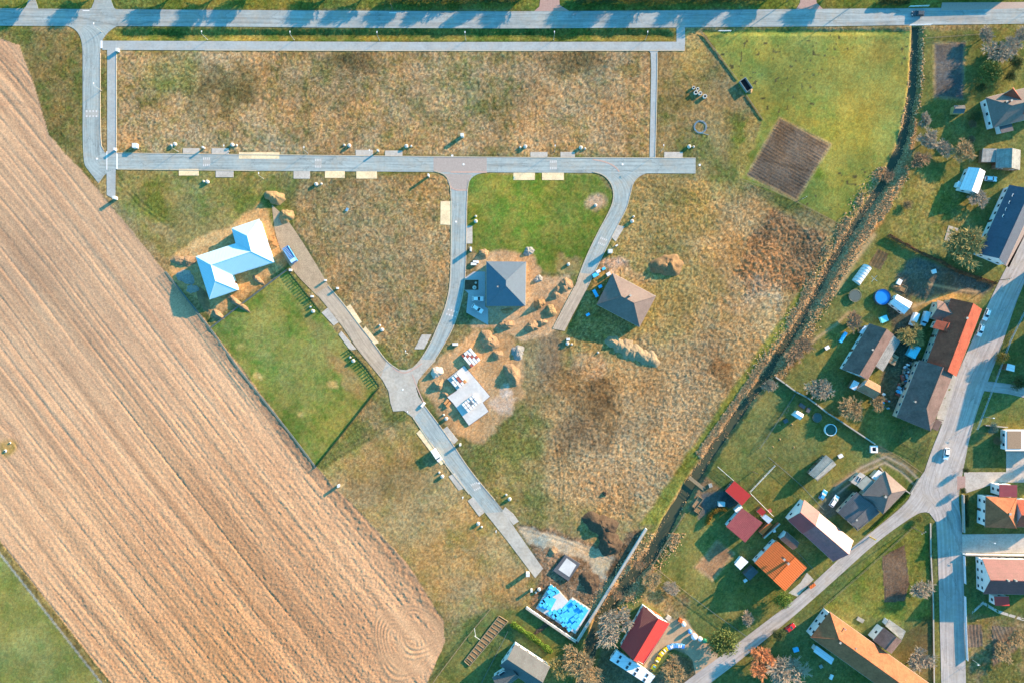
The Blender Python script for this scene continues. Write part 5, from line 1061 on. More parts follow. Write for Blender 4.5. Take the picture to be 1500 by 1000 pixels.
hedge('low hedge along the garden front of the brown pyramid-hipped house', [(1330, 722), (1300, 752), (1275, 775)], 1.2, .9, Lg, 120); hedge('narrow dark hedge at the right of the village road', [(1414, 724), (1415, 770)], 1.2, 1.3, Ld, 160)
# ------------------------------------------------------------------ trees
bark = mat('bark', T(128, 108, 90), .95, .25, 4); twigs = {k: mat('twig_' + k, T(*c), .95, .25, 2) for k, c in dict(grey=(194, 172, 146), tan=(200, 164, 116), brown=(184, 146, 110), olive=(176, 156, 96)).items()}
def bare_mesh(seed, dens=(6, 5, 5, 4), R=4., Hh=7.):
    r = random.Random(seed); tr, cr = MB(), MB()
    def grow(p, d, ln, rad, lv):
        q = p + d * ln; rad = max(rad, .05 if lv < 4 else .042); (tr if lv < 2 else cr).tube(p, q, rad, rad * .75, 5 if lv < 2 else 3, lv < 2)
        if lv >= len(dens): return
        for k in range(dens[lv]):
            t = r.uniform(.35, 1.) if lv else r.uniform(.75, 1.); a = r.uniform(0, 6.283); sp = r.uniform(.45, .95)
            nd = (d + Vector((math.cos(a) * sp, math.sin(a) * sp, r.uniform(-.25, .45)))).normalized()
            grow(p + d * (ln * t), nd, ln * r.uniform(.55, .8) if lv else Hh * .27, rad * .56, lv + 1)
    grow(Vector((0, 0, -.15)), Vector((r.uniform(-.05, .05), r.uniform(-.05, .05), 1)).normalized(), Hh * .32, Hh * .024, 0)
    hh_ = sorted(math.hypot(v[0], v[1]) for v in cr.v); mx = hh_[int(len(hh_) * .93)]
    for b in (tr, cr): b.v = [(v[0] * R / mx, v[1] * R / mx, v[2]) for v in b.v]
    return tr, cr
def leafy_mesh(seed, R=4., Hh=7., n=3600, s=.2, conical=False):
    r = random.Random(seed); tr, cr = MB(), MB(); tr.tube((0, 0, -.15), (0, 0, Hh * .8), Hh * .03, .04, 7)
    for k in range(9): a = r.uniform(0, 6.28); z = Hh * r.uniform(.25, .7); tr.tube((0, 0, z), (math.cos(a) * R * .6, math.sin(a) * R * .6, z + Hh * .12), .08, .03, 4)
    if conical:
        for _ in range(n):
            t = r.random() ** .7; z = Hh * (.06 + .94 * (1 - t)); a = r.uniform(0, 6.283); rr = R * t * (.75 + .25 * math.sin(a * 5 + z * 2)) * math.sqrt(r.uniform(.2, 1)); p = Vector((math.cos(a) * rr, math.sin(a) * rr, z)); f = Vector((math.cos(a), math.sin(a), -.35)) * s * 1.6; g_ = Vector((-math.sin(a), math.cos(a), 0)) * s * .6; cr.face([p + f, p + g_, p - f * .6, p - g_])
    else: cloud(cr, 0, 0, Hh * .58, R, R, Hh * .42, n, s, r, 34)
    return tr, cr
PROTO = {}
def proto(kind, v):
    k = (kind, v)
    if k not in PROTO:
        if kind in twigs: tr, cr = bare_mesh(100 + v * 7 + len(kind), (8, 7, 6, 5) if kind != 'olive' else (8, 7, 7, 6)); m = twigs[kind]
        elif kind == 'conifer': tr, cr = leafy_mesh(50 + v, R=2.6, Hh=9, n=3000, s=.26, conical=True); m = Ld
        elif kind == 'orange': tr, cr = bare_mesh(300 + v, (8, 7, 6, 6)); m = mat('twig_orange', T(244, 160, 104), .95, .25, 2)
        else:
            tr, cr = leafy_mesh(70 + v, n=4200 if kind == 'evergreen' else 2600, s=.24); m = {'evergreen': leaf('evergreen', T(124, 132, 68)), 'bright': leaf('bright', T(112, 138, 56)), 'olive_leaf': leaf('olive', T(150, 138, 66)), 'spruce': leaf('bluegreen', T(112, 140, 128)), 'dark': Ld, 'shrub': leaf('shrub', T(150, 126, 92))}[kind]
        PROTO[k] = (tr, cr, m, [])
    return PROTO[k]
def tree(kind, px, py, rpx, label, h=None, group=None, cat='tree', v=None):
    if v is None: v = len(label) % 2
    tr, cr, m, made = proto(kind, v); c = P(px, py); nm = {'conifer': 'conifer', 'evergreen': 'evergreen_tree', 'bright': 'evergreen_tree', 'dark': 'evergreen_tree', 'spruce': 'spruce', 'shrub': 'shrub', 'olive_leaf': 'shrub'}.get(kind, 'bare_tree')
    r = thing(nm, label, cat, c, group); R0 = 2.6 if kind == 'conifer' else 4.; H0 = 9. if kind == 'conifer' else 7.
    sx = rpx * S / R0; sz = (h / H0) if h else sx * .95
    if not made:
        a = bpy.data.meshes.new('trunk'); a.from_pydata(tr.v, [], tr.f); a.materials.append(bark); b = bpy.data.meshes.new('crown'); b.from_pydata(cr.v, [], cr.f); b.materials.append(m); made += [a, b]
    for me in made: o = bpy.data.objects.new(me.name.split('.')[0], me); COL.objects.link(o); o.parent = r
    q_ = rnd.uniform(.88, 1.12); r.scale = (sx * q_, sx / q_, sz); r.rotation_euler.z = rnd.uniform(0, 6.28); return r
def ctr(px, py, h):
    """trunk foot of a tree whose crown (height h/2 or so) shows at px, py"""
    k = 1 - h * .6 / H; return 750 + (px - 750) * k, 500 + (py - 500) * k
for kind, x, y, r, h, l in [
    ('grey', 1127, 565, 9, 4, 'small pale bare tree leaning over the stream by the stone wall'), ('grey', 1200, 570, 16, 5.5, 'pale bare fruit tree on the lawn south of the barn, behind the stone wall'), ('tan', 1247, 597, 16, 6, 'tan bare fruit tree just north of the stone wall end'), ('tan', 1287, 590, 10, 4, 'small tan bare tree beside the courtyard scrap'), ('brown', 1165, 522, 13, 3.5, 'brown bushy willow on the stream bank'), ('brown', 1178, 506, 11, 3.2, 'second brown bushy willow, upstream of the first'),
    ('olive', 1415, 364, 27, 8, 'large olive brown tree in front of the white south gable'), ('olive', 1337, 490, 17, 5, 'olive bare tree in the courtyard between barn and tiled house'), ('grey', 1432, 292, 13, 4, 'bare grey bush below the white corrugated shed'), ('grey', 1446, 52, 11, 5, 'bare grey tree at the corner of the garden north of the tilled plot'), ('grey', 1462, 76, 17, 6, 'wide pale bare tree behind the tall evergreen'), ('evergreen', 1450, 107, 18, 8, 'tall olive evergreen above the terracotta terrace'), ('grey', 1484, 68, 13, 5, 'bare pale tree near the top right corner'), ('grey', 1496, 50, 10, 4, 'bare bush at the very right below the main road'), ('dark', 1488, 92, 12, 5, 'dark evergreen at the right edge north of the brown house'), ('dark', 1438, 128, 9, 3.5, 'dark shrub on the shaded side of the brown house terrace'), ('dark', 1480, 112, 9, 4, 'dark evergreen beside the grass strip of the brown house'),
    ('grey', 1362, 205, 14, 5, 'bare fruit tree nearest the stream in the northeast garden'), ('grey', 1384, 218, 11, 4.5, 'smaller bare fruit tree, second from the stream'), ('brown', 1350, 237, 13, 5, 'brown bare tree on the stream bank, northeast garden'), ('tan', 1412, 223, 15, 5.5, 'tan bare fruit tree beside the grey double shed'), ('grey', 1355, 175, 9, 4, 'thin bare tree next to the reeds by the grey plot'), ('shrub', 1425, 182, 7, 2, 'clump of pale shrubs west of the brown house'), ('shrub', 1423, 205, 7, 1.6, 'pair of pale shrubs on the shaded lawn'), ('dark', 1432, 170, 9, 3, 'dark shrub along the west wall of the brown house'),
    ('grey', 897, 921, 25, 7, 'big round grey bare tree overlapping the red kindergarten roof'), ('tan', 846, 966, 22, 6.5, 'big tan bare tree beside the grey tiled house'), ('olive', 818, 975, 15, 5, 'olive bare tree at the end of the clipped green hedge'), ('tan', 862, 985, 17, 5, 'tan bare tree at the bottom edge between two houses'), ('evergreen', 1060, 941, 24, 7.5, 'large evergreen between the kindergarten yard and the lane'), ('orange', 1117, 968, 20, 7, 'orange twigged tree south of the lane'), ('grey', 1156, 982, 24, 7, 'wide grey bare tree at the bottom edge beside the orange one'), ('bright', 1147, 877, 15, 6, 'bright evergreen at the foot of the orange house'), ('dark', 1141, 929, 11, 4, 'dark evergreen by the red car'), ('tan', 988, 980, 18, 5.5, 'tan bare tree on the curved bed of the kindergarten'),
    ('grey', 1352, 862, 14, 5, 'pale bare tree beside the tilled bed and the village road'), ('grey', 1349, 968, 17, 6, 'bare tree at the corner of the long terracotta house and the road'), ('tan', 1470, 958, 14, 4, 'tan bare tree in the bottom right garden'), ('tan', 1492, 935, 13, 4, 'tan bush at the right edge of the bottom right garden'), ('spruce', 1455, 627, 9, 3, 'blue spruce at the corner of the flat roofed house'), ('shrub', 1461, 645, 7, 2.4, 'pale shrub along the flat roofed house'), ('dark', 1415, 688, 5, 3.2, 'round clipped shrub at the yard gate, casting a long shadow'), ('dark', 1411, 718, 5, 3, 'round clipped shrub south of the red paved gate'), ('olive_leaf', 1468, 524, 11, 4, 'olive bush in the dark yard east of the railing'), ('dark', 1492, 560, 12, 5, 'dark evergreen at the right edge east of the railing'),
    ('grey', 1095, 905, 9, 4, 'small bare tree on the shaded lawn south of the orange house'), ('brown', 1250, 470, 12, 3.5, 'brown bush between the trampoline and the barn'), ('olive_leaf', 1347, 760, 6, 1.8, 'yellowish shrub by the lane corner'), ('brown', 905, 868, 9, 3, 'brown bush on the stream bank by the retaining wall'), ('tan', 955, 850, 13, 3, 'tan brush clump between stream and kindergarten'), ('grey', 985, 862, 10, 3, 'thin bare bush north of the kindergarten roof'), ('brown', 1300, 258, 9, 2.6, 'brown brush clump on the stream bank below the fruit trees'), ('shrub', 1330, 300, 8, 1.6, 'low dry shrub on the pale lawn west of the bare bush'), ('brown', 936, 826, 8, 2.2, 'brown brush clump beside the retaining wall')]:
    fx, fy = ctr(x, y, h); tree(kind, fx, fy, r, l, h, v=hash_ if False else (int(x * 7 + y) % 4))
# row of bare trees on the north verge: outside the picture, their shadows lie across the road
for i, x in enumerate((65, 150, 262, 332, 386, 497, 552, 613, 668, 782, 880, 975, 1036, 1142, 1228)): tree('grey', x + rnd.uniform(-4, 4), -14, 15, 'bare roadside tree in the row north of the main road', 7.5 + rnd.random(), 'roadside trees north of the main road', v=i % 2)
for i, (x, r, h) in enumerate(((735, 10, 8.5), (742, 12, 7), (925, 14, 9), (912, 10, 8), (1092, 13, 9), (1079, 9, 7.5))): tree('dark', x, -16 - 3 * (i % 2), r, 'dense evergreen in the gardens north of the main road', h, 'garden evergreens north of the main road', v=i % 2)
for i, (x, y, r, h) in enumerate(((1468, 668, 8, 6), (1540, 682, 14, 8))): tree('evergreen', x if i else 1520, y, r, 'evergreen just beyond the right edge shading the gardens', h, 'evergreens beyond the right edge', v=i % 2)
# ------------------------------------------------------------------ spoil heaps
sand = mat('sand', T(178, 144, 110), 1, .35, 1.8, .2, dirt=.25); soilm = mat('topsoil', T(160, 126, 90), 1, .35, 1.8, .14, dirt=.2); dsoil = mat('dark_soil', T(104, 84, 66), 1, .4, 1.8, .16, dirt=.2); rub = mat('rubble', T(168, 162, 154), 1, .4, 2.4, .2); straw = mat('dry_earth', T(178, 146, 104), 1, .3, 1.8, .14, dirt=.2)
def heap(label, px, py, rx, ry, h, m, rot=0., group=None, rough=.22, seed=None):
    r = random.Random(seed or int(px * 7 + py)); f_ = min(1., (rx + ry) / 24); px, py, rx, ry, h = px + .16 * rx * .82 * f_, py - .16 * rx * .57 * f_, rx * .95, ry * .95, h * (1 - .26 * f_); c = P(px, py); mb = MB(); n, k = 44, 16; ph = [r.uniform(0, 6.28) for _ in range(6)]
    t = np.random.RandomState(int(px * 3 + py)).rand(64, 64)
    def nz(x, y):
        xi, yi = int(math.floor(x)), int(math.floor(y)); fx, fy = x - xi, y - yi; g_ = lambda a, b: t[a % 64, b % 64]
        return (g_(xi, yi) * (1 - fx) + g_(xi + 1, yi) * fx) * (1 - fy) + (g_(xi, yi + 1) * (1 - fx) + g_(xi + 1, yi + 1) * fx) * fy
    for j in range(k + 1):
        q = j / k
        for i in range(n):
            a = 6.28319 * i / n; e = 1 + .16 * math.sin(2 * a + ph[0]) + .10 * math.sin(3 * a + ph[1]) + .06 * math.sin(7 * a + ph[2])
            x, y = q * e * rx * S * math.cos(a), q * e * ry * S * math.sin(a); X_, Y_ = x * math.cos(rot) + y * math.sin(rot), x * math.sin(rot) * -1 + y * math.cos(rot)
            q2 = math.sqrt(q * q + .02) - .1414; z = h * (.78 * max(0, 1 - q ** 2) ** 1.3 + .14 * (1 - q)) + h * rough * (2 * nz(x * .8 + 30, y * .8 + 30) - 1) * (1 - q * q) * 1.3 + rough * (nz(x * 2.2 + 9, y * 2.2 + 9) - .5) * 1.5 * (1 - q ** 3) + rough * (nz(x * 5 + 9, y * 5 + 9) - .5) * .9
            mb.v.append((c.x + X_, c.y + Y_, max(z, 0) - .08 if j < k else -.15))
    for j in range(k):
        for i in range(n): mb.f.append((j * n + i, j * n + (i + 1) % n, (j + 1) * n + (i + 1) % n, (j + 1) * n + i)[::-1])
    o = mb.build('spoil_heap', m, None, smooth=True, uv=False, org=c); tag(o, label, 'heap', group); return o
for a in [('large dry earth mound north of the white-roofed bungalow', 401, 291, 17, 11, 2.8, straw), ('smaller dry earth mound beside the gravel track', 418, 318, 11, 13, 2.6, straw), ('sandy spoil heap west of the white-roofed bungalow', 268, 384, 20, 10, 1.6, sand), ('grey clod heap in the shade of the white roof', 270, 407, 14, 12, 1.8, rub), ('grey clod heap in the shade near the field fence', 281, 424, 9, 8, 1.8, rub), ('long shaded soil bank along the field fence', 297, 440, 9, 20, 1.6, soilm, -.5), ('sandy ridge between the bungalow and the lawn fence', 345, 446, 22, 6, 1.5, sand, .6), ('sandy heap by the south corner of the white roof', 318, 462, 12, 6, 1.4, sand, .5), ('small orange heap below the bungalow terrace', 377, 411, 12, 5, 1.2, sand, .5),
    ('big rounded soil mound east of the brown bungalow', 974, 391, 25, 19, 3.6, soilm, -.4), ('tall sand heap north of the brick pallets', 714, 500, 15, 16, 3.0, sand, -.4), ('second sand heap next to the grey stone pile', 728, 520, 8, 9, 1.6, sand), ('pile of grey broken stones east of the sand heap', 757, 517, 12, 11, 1.4, rub), ('orange sand heap on the east rim of the pallet site', 749, 549, 14, 17, 3.0, sand, -.6), ('whitish gravel cone at the street corner', 639, 545, 9, 10, 2.6, mat('pale_gravel', T(226, 204, 186), 1, .2, 2, .05)), ('orange heap below the whitish gravel cone', 641, 564, 8, 11, 2.2, sand, .3), ('low orange heap near the timber planks', 652, 577, 8, 5, 1., sand),
    ('sandy heap northwest of the anthracite bungalow', 708, 372, 9, 7, 1.6, sand), ('pale rock pile at the north of the anthracite bungalow', 774, 369, 10, 7, 1.3, rub), ('white stone pile east of the anthracite bungalow', 788, 409, 7, 6, 1.4, rub), ('ridged sand heap beside the curved street', 826, 420, 12, 13, 2.4, sand, .4), ('ridged sand heap left of the one by the curved street', 815, 429, 8, 12, 2.2, sand, .5), ('brown heap right of the bungalow corner', 789, 446, 9, 9, 2.6, soilm), ('sandy heap below the green tuft', 806, 456, 10, 9, 2.2, straw), ('orange heap at the south rim of the bungalow site', 778, 479, 12, 9, 2.4, sand), ('orange heap farther right on the south rim', 793, 473, 8, 7, 1.8, sand), ('sandy heap south of the paved yard', 740, 477, 13, 8, 2.2, sand), ('straw topped heap behind the bungalow wall', 742, 456, 9, 5, 1.1, straw),
    ('dark rough soil heap, northern of two by the gravel turn', 876, 769, 26, 19, 3.2, dsoil, .4), ('dark rough soil heap, southern of two by the gravel turn', 890, 796, 22, 19, 3.0, dsoil), ('dark clod heap between the slabs and the retaining wall', 862, 853, 15, 19, 1.9, dsoil, .2), ('bare orange mound beside the small square slab', 810, 808, 9, 8, 1.0, sand), ('dark soil bank outside the retaining wall', 800, 915, 30, 5, 1.1, dsoil, -.6), ('isolated dark bush mound on the scrub above the gravel turn', 886, 722, 5, 4, 1.4, dsoil), ('orange compost heap behind the red brown house', 1313, 421, 9, 6, 1.2, soilm)]: heap(*a)
for i in range(7):
    t = i / 6; heap('one of the truckload heaps in the straw coloured row below the brown bungalow', 898 + 55 * t, 503 + 24 * t + (i % 2), 13, 12 + (i % 3), 1.9, mat('pale_earth', T(178, 154, 122), 1, .35, 1.8, .14, dirt=.2), .4, 'row of truckload heaps', .12, seed=i + 3)
# ------------------------------------------------------------------ slabs and building materials
def slab_thing(name, label, poly, h, m, rim=None):
    a = P(sum(p[0] for p in poly) / len(poly), sum(p[1] for p in poly) / len(poly)); r = thing(name, label, 'foundation', a)
    MB().prism([tuple(P(x, y)[:2]) for x, y in poly], -.1, h).build('slab', m, r)
    q = inset([V2(P(x, y)) for x, y in poly], -.18); MB().prism([(p.x, p.y) for p in q], -.12, h - .22).build('insulation_edge', rim or R_dark, r); return r
slab_thing('foundation_slab', 'pale concrete slab stacked with pallets of white blocks', [(680, 535), (717.5, 580), (707, 589), (715.5, 602), (687, 622.5), (667, 594), (664, 590), (655.5, 581), (670, 571), (655.5, 554.5)], .55, mat('slab_concrete', T(226, 220, 216), .9, .1, 1.2, dirt=.1))
slab_thing('foundation_slab', 'white slab half covered in blue wrapped pallets inside the L wall', [(806, 855), (820, 866), (832, 879.5), (838, 874.5), (865, 891.5), (842.5, 926.5), (785.5, 889.5)], .6, mat('slab_concrete', (1, 1, 1)), concg)
slab_thing('foundation_slab', 'small square slab with dark raised rim near the gravel turn', [(827.7, 811.5), (849, 824.5), (832, 849), (810, 834)], .9, R_dark)
slab('slab_screed', [(829.8, 815.6), (843.9, 825.7), (833.6, 843), (817.6, 832.4)], .96, mat('slab_concrete', (1, 1, 1)), False, .05).name = 'screed'
for o in bpy.data.objects:
    if o.name.startswith('screed'):
        pr = [q for q in bpy.data.objects if q.get('label', '').startswith('small square slab')][0]; M = o.location.copy()
        for v in o.data.vertices: v.co = v.co + M - Vector(pr.location)
        o.location = (0, 0, 0); o.parent = pr; del o['kind']
wblk = mat('white_blocks', (.78, .78, .77), .8, .12, 3, 0, 'paver', per=.5); rblk = mat('red_bricks', T(206, 112, 96), .85, .2, 3, 0, 'paver', per=.3); wrapb = mat('blue_wrap', (.07, .48, .80), .35, .12, 2.5, .02, spec=.4); oblk = mat('orange_blocks', T(232, 160, 100), .85, .1)
def pallet(px, py, z, ang, m, label, group, sx=1.25, sy=1.0, h=1.0):
    c = P(px, py, z); r = thing('pallet', label, 'pallet', c, group); mb = MB(); ca_, sa_ = math.cos(ang), math.sin(ang)
    for k in (-.4, 0, .4): mb.box((c.x - sa_ * k * sy, c.y + ca_ * k * sy, z + .06), (sx, .12, .12), ang)
    mb.build('pallet_base', timb, r); MB().box((c.x, c.y, z + .13 + h / 2), (sx * .97, sy * .97, h), ang).build('load', m, r)
a_ = -math.atan2(45, 37.5); u_, w_ = Vector((.64, .77)), Vector((.77, -.64))
def grid(cx, cy, nu, nw, su, sw, z, mfun, label, group, h=1.0, sx=1.25, sy=1.0):
    for i in range(nu):
        for j in range(nw):
            m_ = mfun(i, j)
            if m_ is None: continue
            p = Vector((cx, cy)) + u_ * ((i - (nu - 1) / 2) * su) + w_ * ((j - (nw - 1) / 2) * sw); pallet(p.x, p.y, z, a_ + rnd.uniform(-.05, .05), m_, label, group, sx, sy, h * rnd.uniform(.85, 1.1))
grid(671, 557, 4, 4, 4.9, 4.6, .55, lambda i, j: rblk if (i, j) in ((2, 2), (1, 2)) else (oblk if (i, j) == (3, 3) else (None if (i, j) in ((0, 0), (3, 0)) else wblk)), 'pallet of building blocks in the upper cluster on the slab', 'pallets on the upper slab')
grid(690, 590, 3, 5, 5.2, 4.7, .55, lambda i, j: None if (i, j) in ((1, 2),) else wblk, 'pallet of white blocks in the lower cluster on the slab', 'pallets on the lower slab')
grid(690, 523.5, 5, 4, 4.6, 4.4, 0, lambda i, j: rblk if (i * 3 + j * 5) % 4 == 0 else wblk, 'pallet of red or white bricks on the ground north of the slab', 'pallets beside the slab', 1.1)
for x, y in ((807, 859), (812, 862), (805, 865), (811, 867), (816, 866), (793, 884), (798, 878), (803, 874), (799, 886), (803.5, 888), (795, 880), (806, 871), (806, 896), (812, 895), (815, 899), (820, 893), (825, 892), (829, 897), (823, 900), (818, 903), (822, 906), (828, 908), (833, 914), (838, 916), (843, 912), (846, 907), (839, 906), (844, 901), (850, 899), (841, 881), (846, 885), (851, 888), (856, 891), (836, 891), (842, 887), (812, 901), (826, 913), (834, 920)): pallet(x, y, .6, .6 + rnd.uniform(-.03, .03), wrapb, 'blue wrapped pallet on the white slab inside the L wall', 'blue wrapped pallets', 1.7, 1.35, .55)
for i, (x, y, an) in enumerate(((654, 588, .9), (657, 592, .9), (400, 352, -.5), (404, 358, -.5), (694, 387, 0), (697, 384, 0), (620, 592, .9), (667, 504, 0))): pallet(x, y, 0, an, oblk if i < 4 else wblk, ('pair of tan plank stacks beside the slab', 'pair of tan plank stacks beside the slab', 'tan timber stack by the truck', 'tan timber stack by the truck', 'white pallet at the paved yard entrance', 'white pallet at the paved yard entrance', 'white pallet at the curb near the fork', 'lone white pallet beside the sand heap')[i], ('plank stacks', 'plank stacks', 'timber stacks', 'timber stacks', 'yard pallets', 'yard pallets', None, None)[i], 2.2, 1.0, .6)
for i, q in enumerate(([(789, 888), (803, 870), (815, 876), (806, 893)], [(812, 900), (836, 876), (862, 892), (843, 922)])):
    a = P(*q[0]); tag(MB().prism([tuple(P(*k)[:2]) for k in q], .6, .64).build('tarpaulin', wrapb, org=a), ('smaller blue tarpaulin under the wrapped pallets on the white slab', 'larger blue tarpaulin under the wrapped pallets on the white slab')[i], 'tarpaulin')
# materials round the brown bungalow
for x, y, sx, sy, h, m, l in ((872, 403, 2.4, 1.5, 1.0, wrapb, 'blue wrapped stack beside the brown bungalow, nearest the street'), (876, 398, 1.6, 1.2, 1.1, wblk, 'white stack beside the brown bungalow'), (884, 394, 1.3, 1.0, .9, wrapb, 'small blue wrapped stack north of the brown bungalow'), (891, 402, 1.6, 1.4, 1., wblk, 'pale stack at the north corner of the brown bungalow'), (872, 430, 1.2, 3.2, .8, wrapb, 'long blue stack in the shade of the brown bungalow'), (879, 420, 1.4, 1.2, .8, wrapb, 'blue stack at the west eave of the brown bungalow'), (861, 461, 1.5, 1.0, .5, wrapb, 'pale blue bag on the shaded lawn of the brown bungalow'), (903, 360, 1.0, .6, .5, wblk, 'white slab stack below the grey apron of the curved street')):
    c = P(x, y); r = thing('material_stack', l, 'pallet', c); MB().box((c.x, c.y, .07), (sx, sy, .14), .5).build('pallet_base', timb, r); MB().box((c.x, c.y, .14 + h / 2), (sx * .94, sy * .94, h), .5).build('load', m, r)
# raised planting bed and shafts in the paved yard
r = thing('planting_bed', 'dark square bed with two shafts set in the paved yard', 'flower bed', P(691, 417)); a, b = P(680.5, 410), P(701, 425)
MB().box(((a.x + b.x) / 2, (a.y + b.y) / 2, .03), (b.x - a.x, abs(a.y - b.y), .06)).build('soil', dsoil, r); e = MB()
for y_ in (a.y, b.y): e.box(((a.x + b.x) / 2, y_, .06), (b.x - a.x + .2, .12, .14))
for x_ in (a.x, b.x): e.box((x_, (a.y + b.y) / 2, .06), (.12, abs(a.y - b.y) - .12, .14))
e.build('edging', conc, r); shaft(695, 421.5, .75, .45, 'wide shaft in the dark bed of the paved yard'); shaft(697, 414.5, .4, .4, 'small shaft in the dark bed of the paved yard')
# ------------------------------------------------------------------ gardens
waterb = mat('pool_liner_blue', (.02, .22, .62), .15, .12, 1.5, .01, spec=.5); watg = mat('pool_water_green', (.03, .09, .07), .12, .1, 1.5); rimp = mat('pool_rim', (.62, .72, .74), .5, .05)
def pool(px, py, rp, h, label, wm_, rm, dark=False):
    c = P(px, py); R = rp * S; r = thing('round_pool', label, 'pool', c); mb = MB(); n = 40; prof = [(R, 0), (R, h), (R - .22, h), (R - .22, .1)]; mb.lathe(c, prof, n); mb.build('pool_wall', rm, r, smooth=False)
    MB().lathe(c, [(R - .24, .12), (R - .24, h - .35), (0.05, h - .34)], n).build('water', wm_, r)
pool(1291, 435.5, 12, 1.2, 'round pool with bright blue cover beside the white trailer cabin', waterb, mat('pool_rim_dark', T(70, 96, 112), .5)); pool(1215.3, 628.7, 8.7, 1.1, 'round pool with pale rim and green water in the lower garden', watg, rimp)
def trampoline(px, py, rp, label, h=.8):
    c = P(px, py); R = rp * S; r = thing('trampoline', label, 'trampoline', c); MB().lathe(c, [(R * .85, h - .03), (R * .85, h)], 32).build('mat', mat('trampoline_mat', T(92, 106, 104), .8, .1), r); m = MB(); pr = None
    for i in range(33):
        a = i * 6.28319 / 32; p = c + Vector((R * .95 * math.cos(a), R * .95 * math.sin(a), h))
        if pr is not None: m.tube(pr, p, .09, .09, 6, False)
        pr = p
    m.build('frame', wire, r)
    for i in range(4): a = i * 1.571 + .4; q = c + Vector((R * .95 * math.cos(a), R * .95 * math.sin(a), 0)); MB().tube(q, q + Vector((0, 0, h)), .05, .05, 6).build('leg', wire, r)
trampoline(1251, 433.5, 9.5, 'grey round trampoline west of the blue covered pool'); trampoline(1196.5, 611, 7, 'faint round trampoline frame east of the tiny white hut', .35)
# tunnel greenhouse
r = thing('greenhouse', 'pale tunnel greenhouse beside the stream path', 'greenhouse', P(1261, 403)); p0, p1 = P(1270, 391), P(1253, 414.5); d = (p1 - p0).normalized(); nn = Vector((-d.y, d.x, 0)); mb = MB(); K = 12; hw2 = 1.75; pv = []
for q in (p0, p1):
    for k in range(K + 1): a = math.pi * k / K; pv.append(q + nn * (hw2 * math.cos(a)) + Vector((0, 0, 2.2 * math.sin(a))))
mb.v = [tuple(v) for v in pv]; mb.f = [(k, k + 1, K + 2 + k, K + 1 + k) for k in range(K)] + [tuple(range(K + 1)), tuple(range(2 * K + 1, K, -1))]
gh = mb.build('cover', mat('polythene', (.62, .66, .66), .35, .06, 2, spec=.5), r, smooth=False); hp = MB()
for j in range(7):
    q = p0.lerp(p1, j / 6)
    for k in range(K): a, b = math.pi * k / K, math.pi * (k + 1) / K; hp.tube(q + nn * ((hw2 + .03) * math.cos(a)) + Vector((0, 0, 2.24 * math.sin(a))), q + nn * ((hw2 + .03) * math.cos(b)) + Vector((0, 0, 2.24 * math.sin(b))), .04, .04, 4, False)
hp.build('hoops', wire, r)
# rotary clothes dryer
c = P(1277, 409); r = thing('clothes_dryer', 'cross shaped rotary clothes dryer beside the tunnel greenhouse', 'clothes dryer', c); MB().tube(c, c + Vector((0, 0, 1.9)), .05, .05, 6).build('pole', railb, r)
for k in range(4): a = k * 1.571 + .85; MB().tube(c + Vector((0, 0, 1.6)), c + Vector((1.5 * math.cos(a), 1.5 * math.sin(a), 1.95)), .06, .05, 5).build('arm', railb, r)
def boxthing(name, label, cat, px, py, sx, sy, h, m, ang=0., top=None, group=None, z=0):
    c = P(px, py, z); r = thing(name, label, cat, c, group); MB().box((c.x, c.y, z + h / 2), (sx, sy, h), ang).build('body', m, r); MB().box((c.x, c.y, z + h + .03), (sx + .1, sy + .1, .06), ang).build('lid', top or m, r); return r
boxthing('tarpaulin_cube', 'bright blue covered cube with long shadow west of the barn', 'crate', 1247, 472, 1.7, 1.7, 1.9, wrapb, .6, wallw); boxthing('trailer_bed', 'long blue trailer bed standing on the lawn west of the barn', 'trailer', 1234, 494, 1.0, 4.2, .9, wrapb, -.55); boxthing('tarpaulin_pile', 'cyan tarpaulin stack between trailer cabin and barn', 'crate', 1293, 467.5, 2.6, 2.2, 1.2, mat('cyan_tarp', (.12, .55, .68), .4, .12, 2), .4); boxthing('garden_table', 'white table with two dark plates on the path north of the trailer cabin', 'table', 1316, 413.5, 1.5, 2.0, .8, wallw, -.5); boxthing('garden_table', 'white plank table on the dark garden yard', 'table', 1367, 398, 1.5, 1.5, .7, wallw, .3)
boxthing('storage_box', 'grey board box beside the plank footbridge', 'crate', 1040, 710, 1.2, 1.3, .8, R_asb, .3); boxthing('storage_box', 'dark green bin with open lid at the lawn edge beside the stream willow', 'crate', 1210, 509, 1.6, 1.2, 1.0, R_dark, .5, wallw); boxthing('tarpaulin_van', 'cyan tarpaulin covered van in the courtyard of the tiled house', 'van', 1335, 514, 3.2, 4.6, 1.9, mat('cyan_tarp', (1, 1, 1)), -.5)
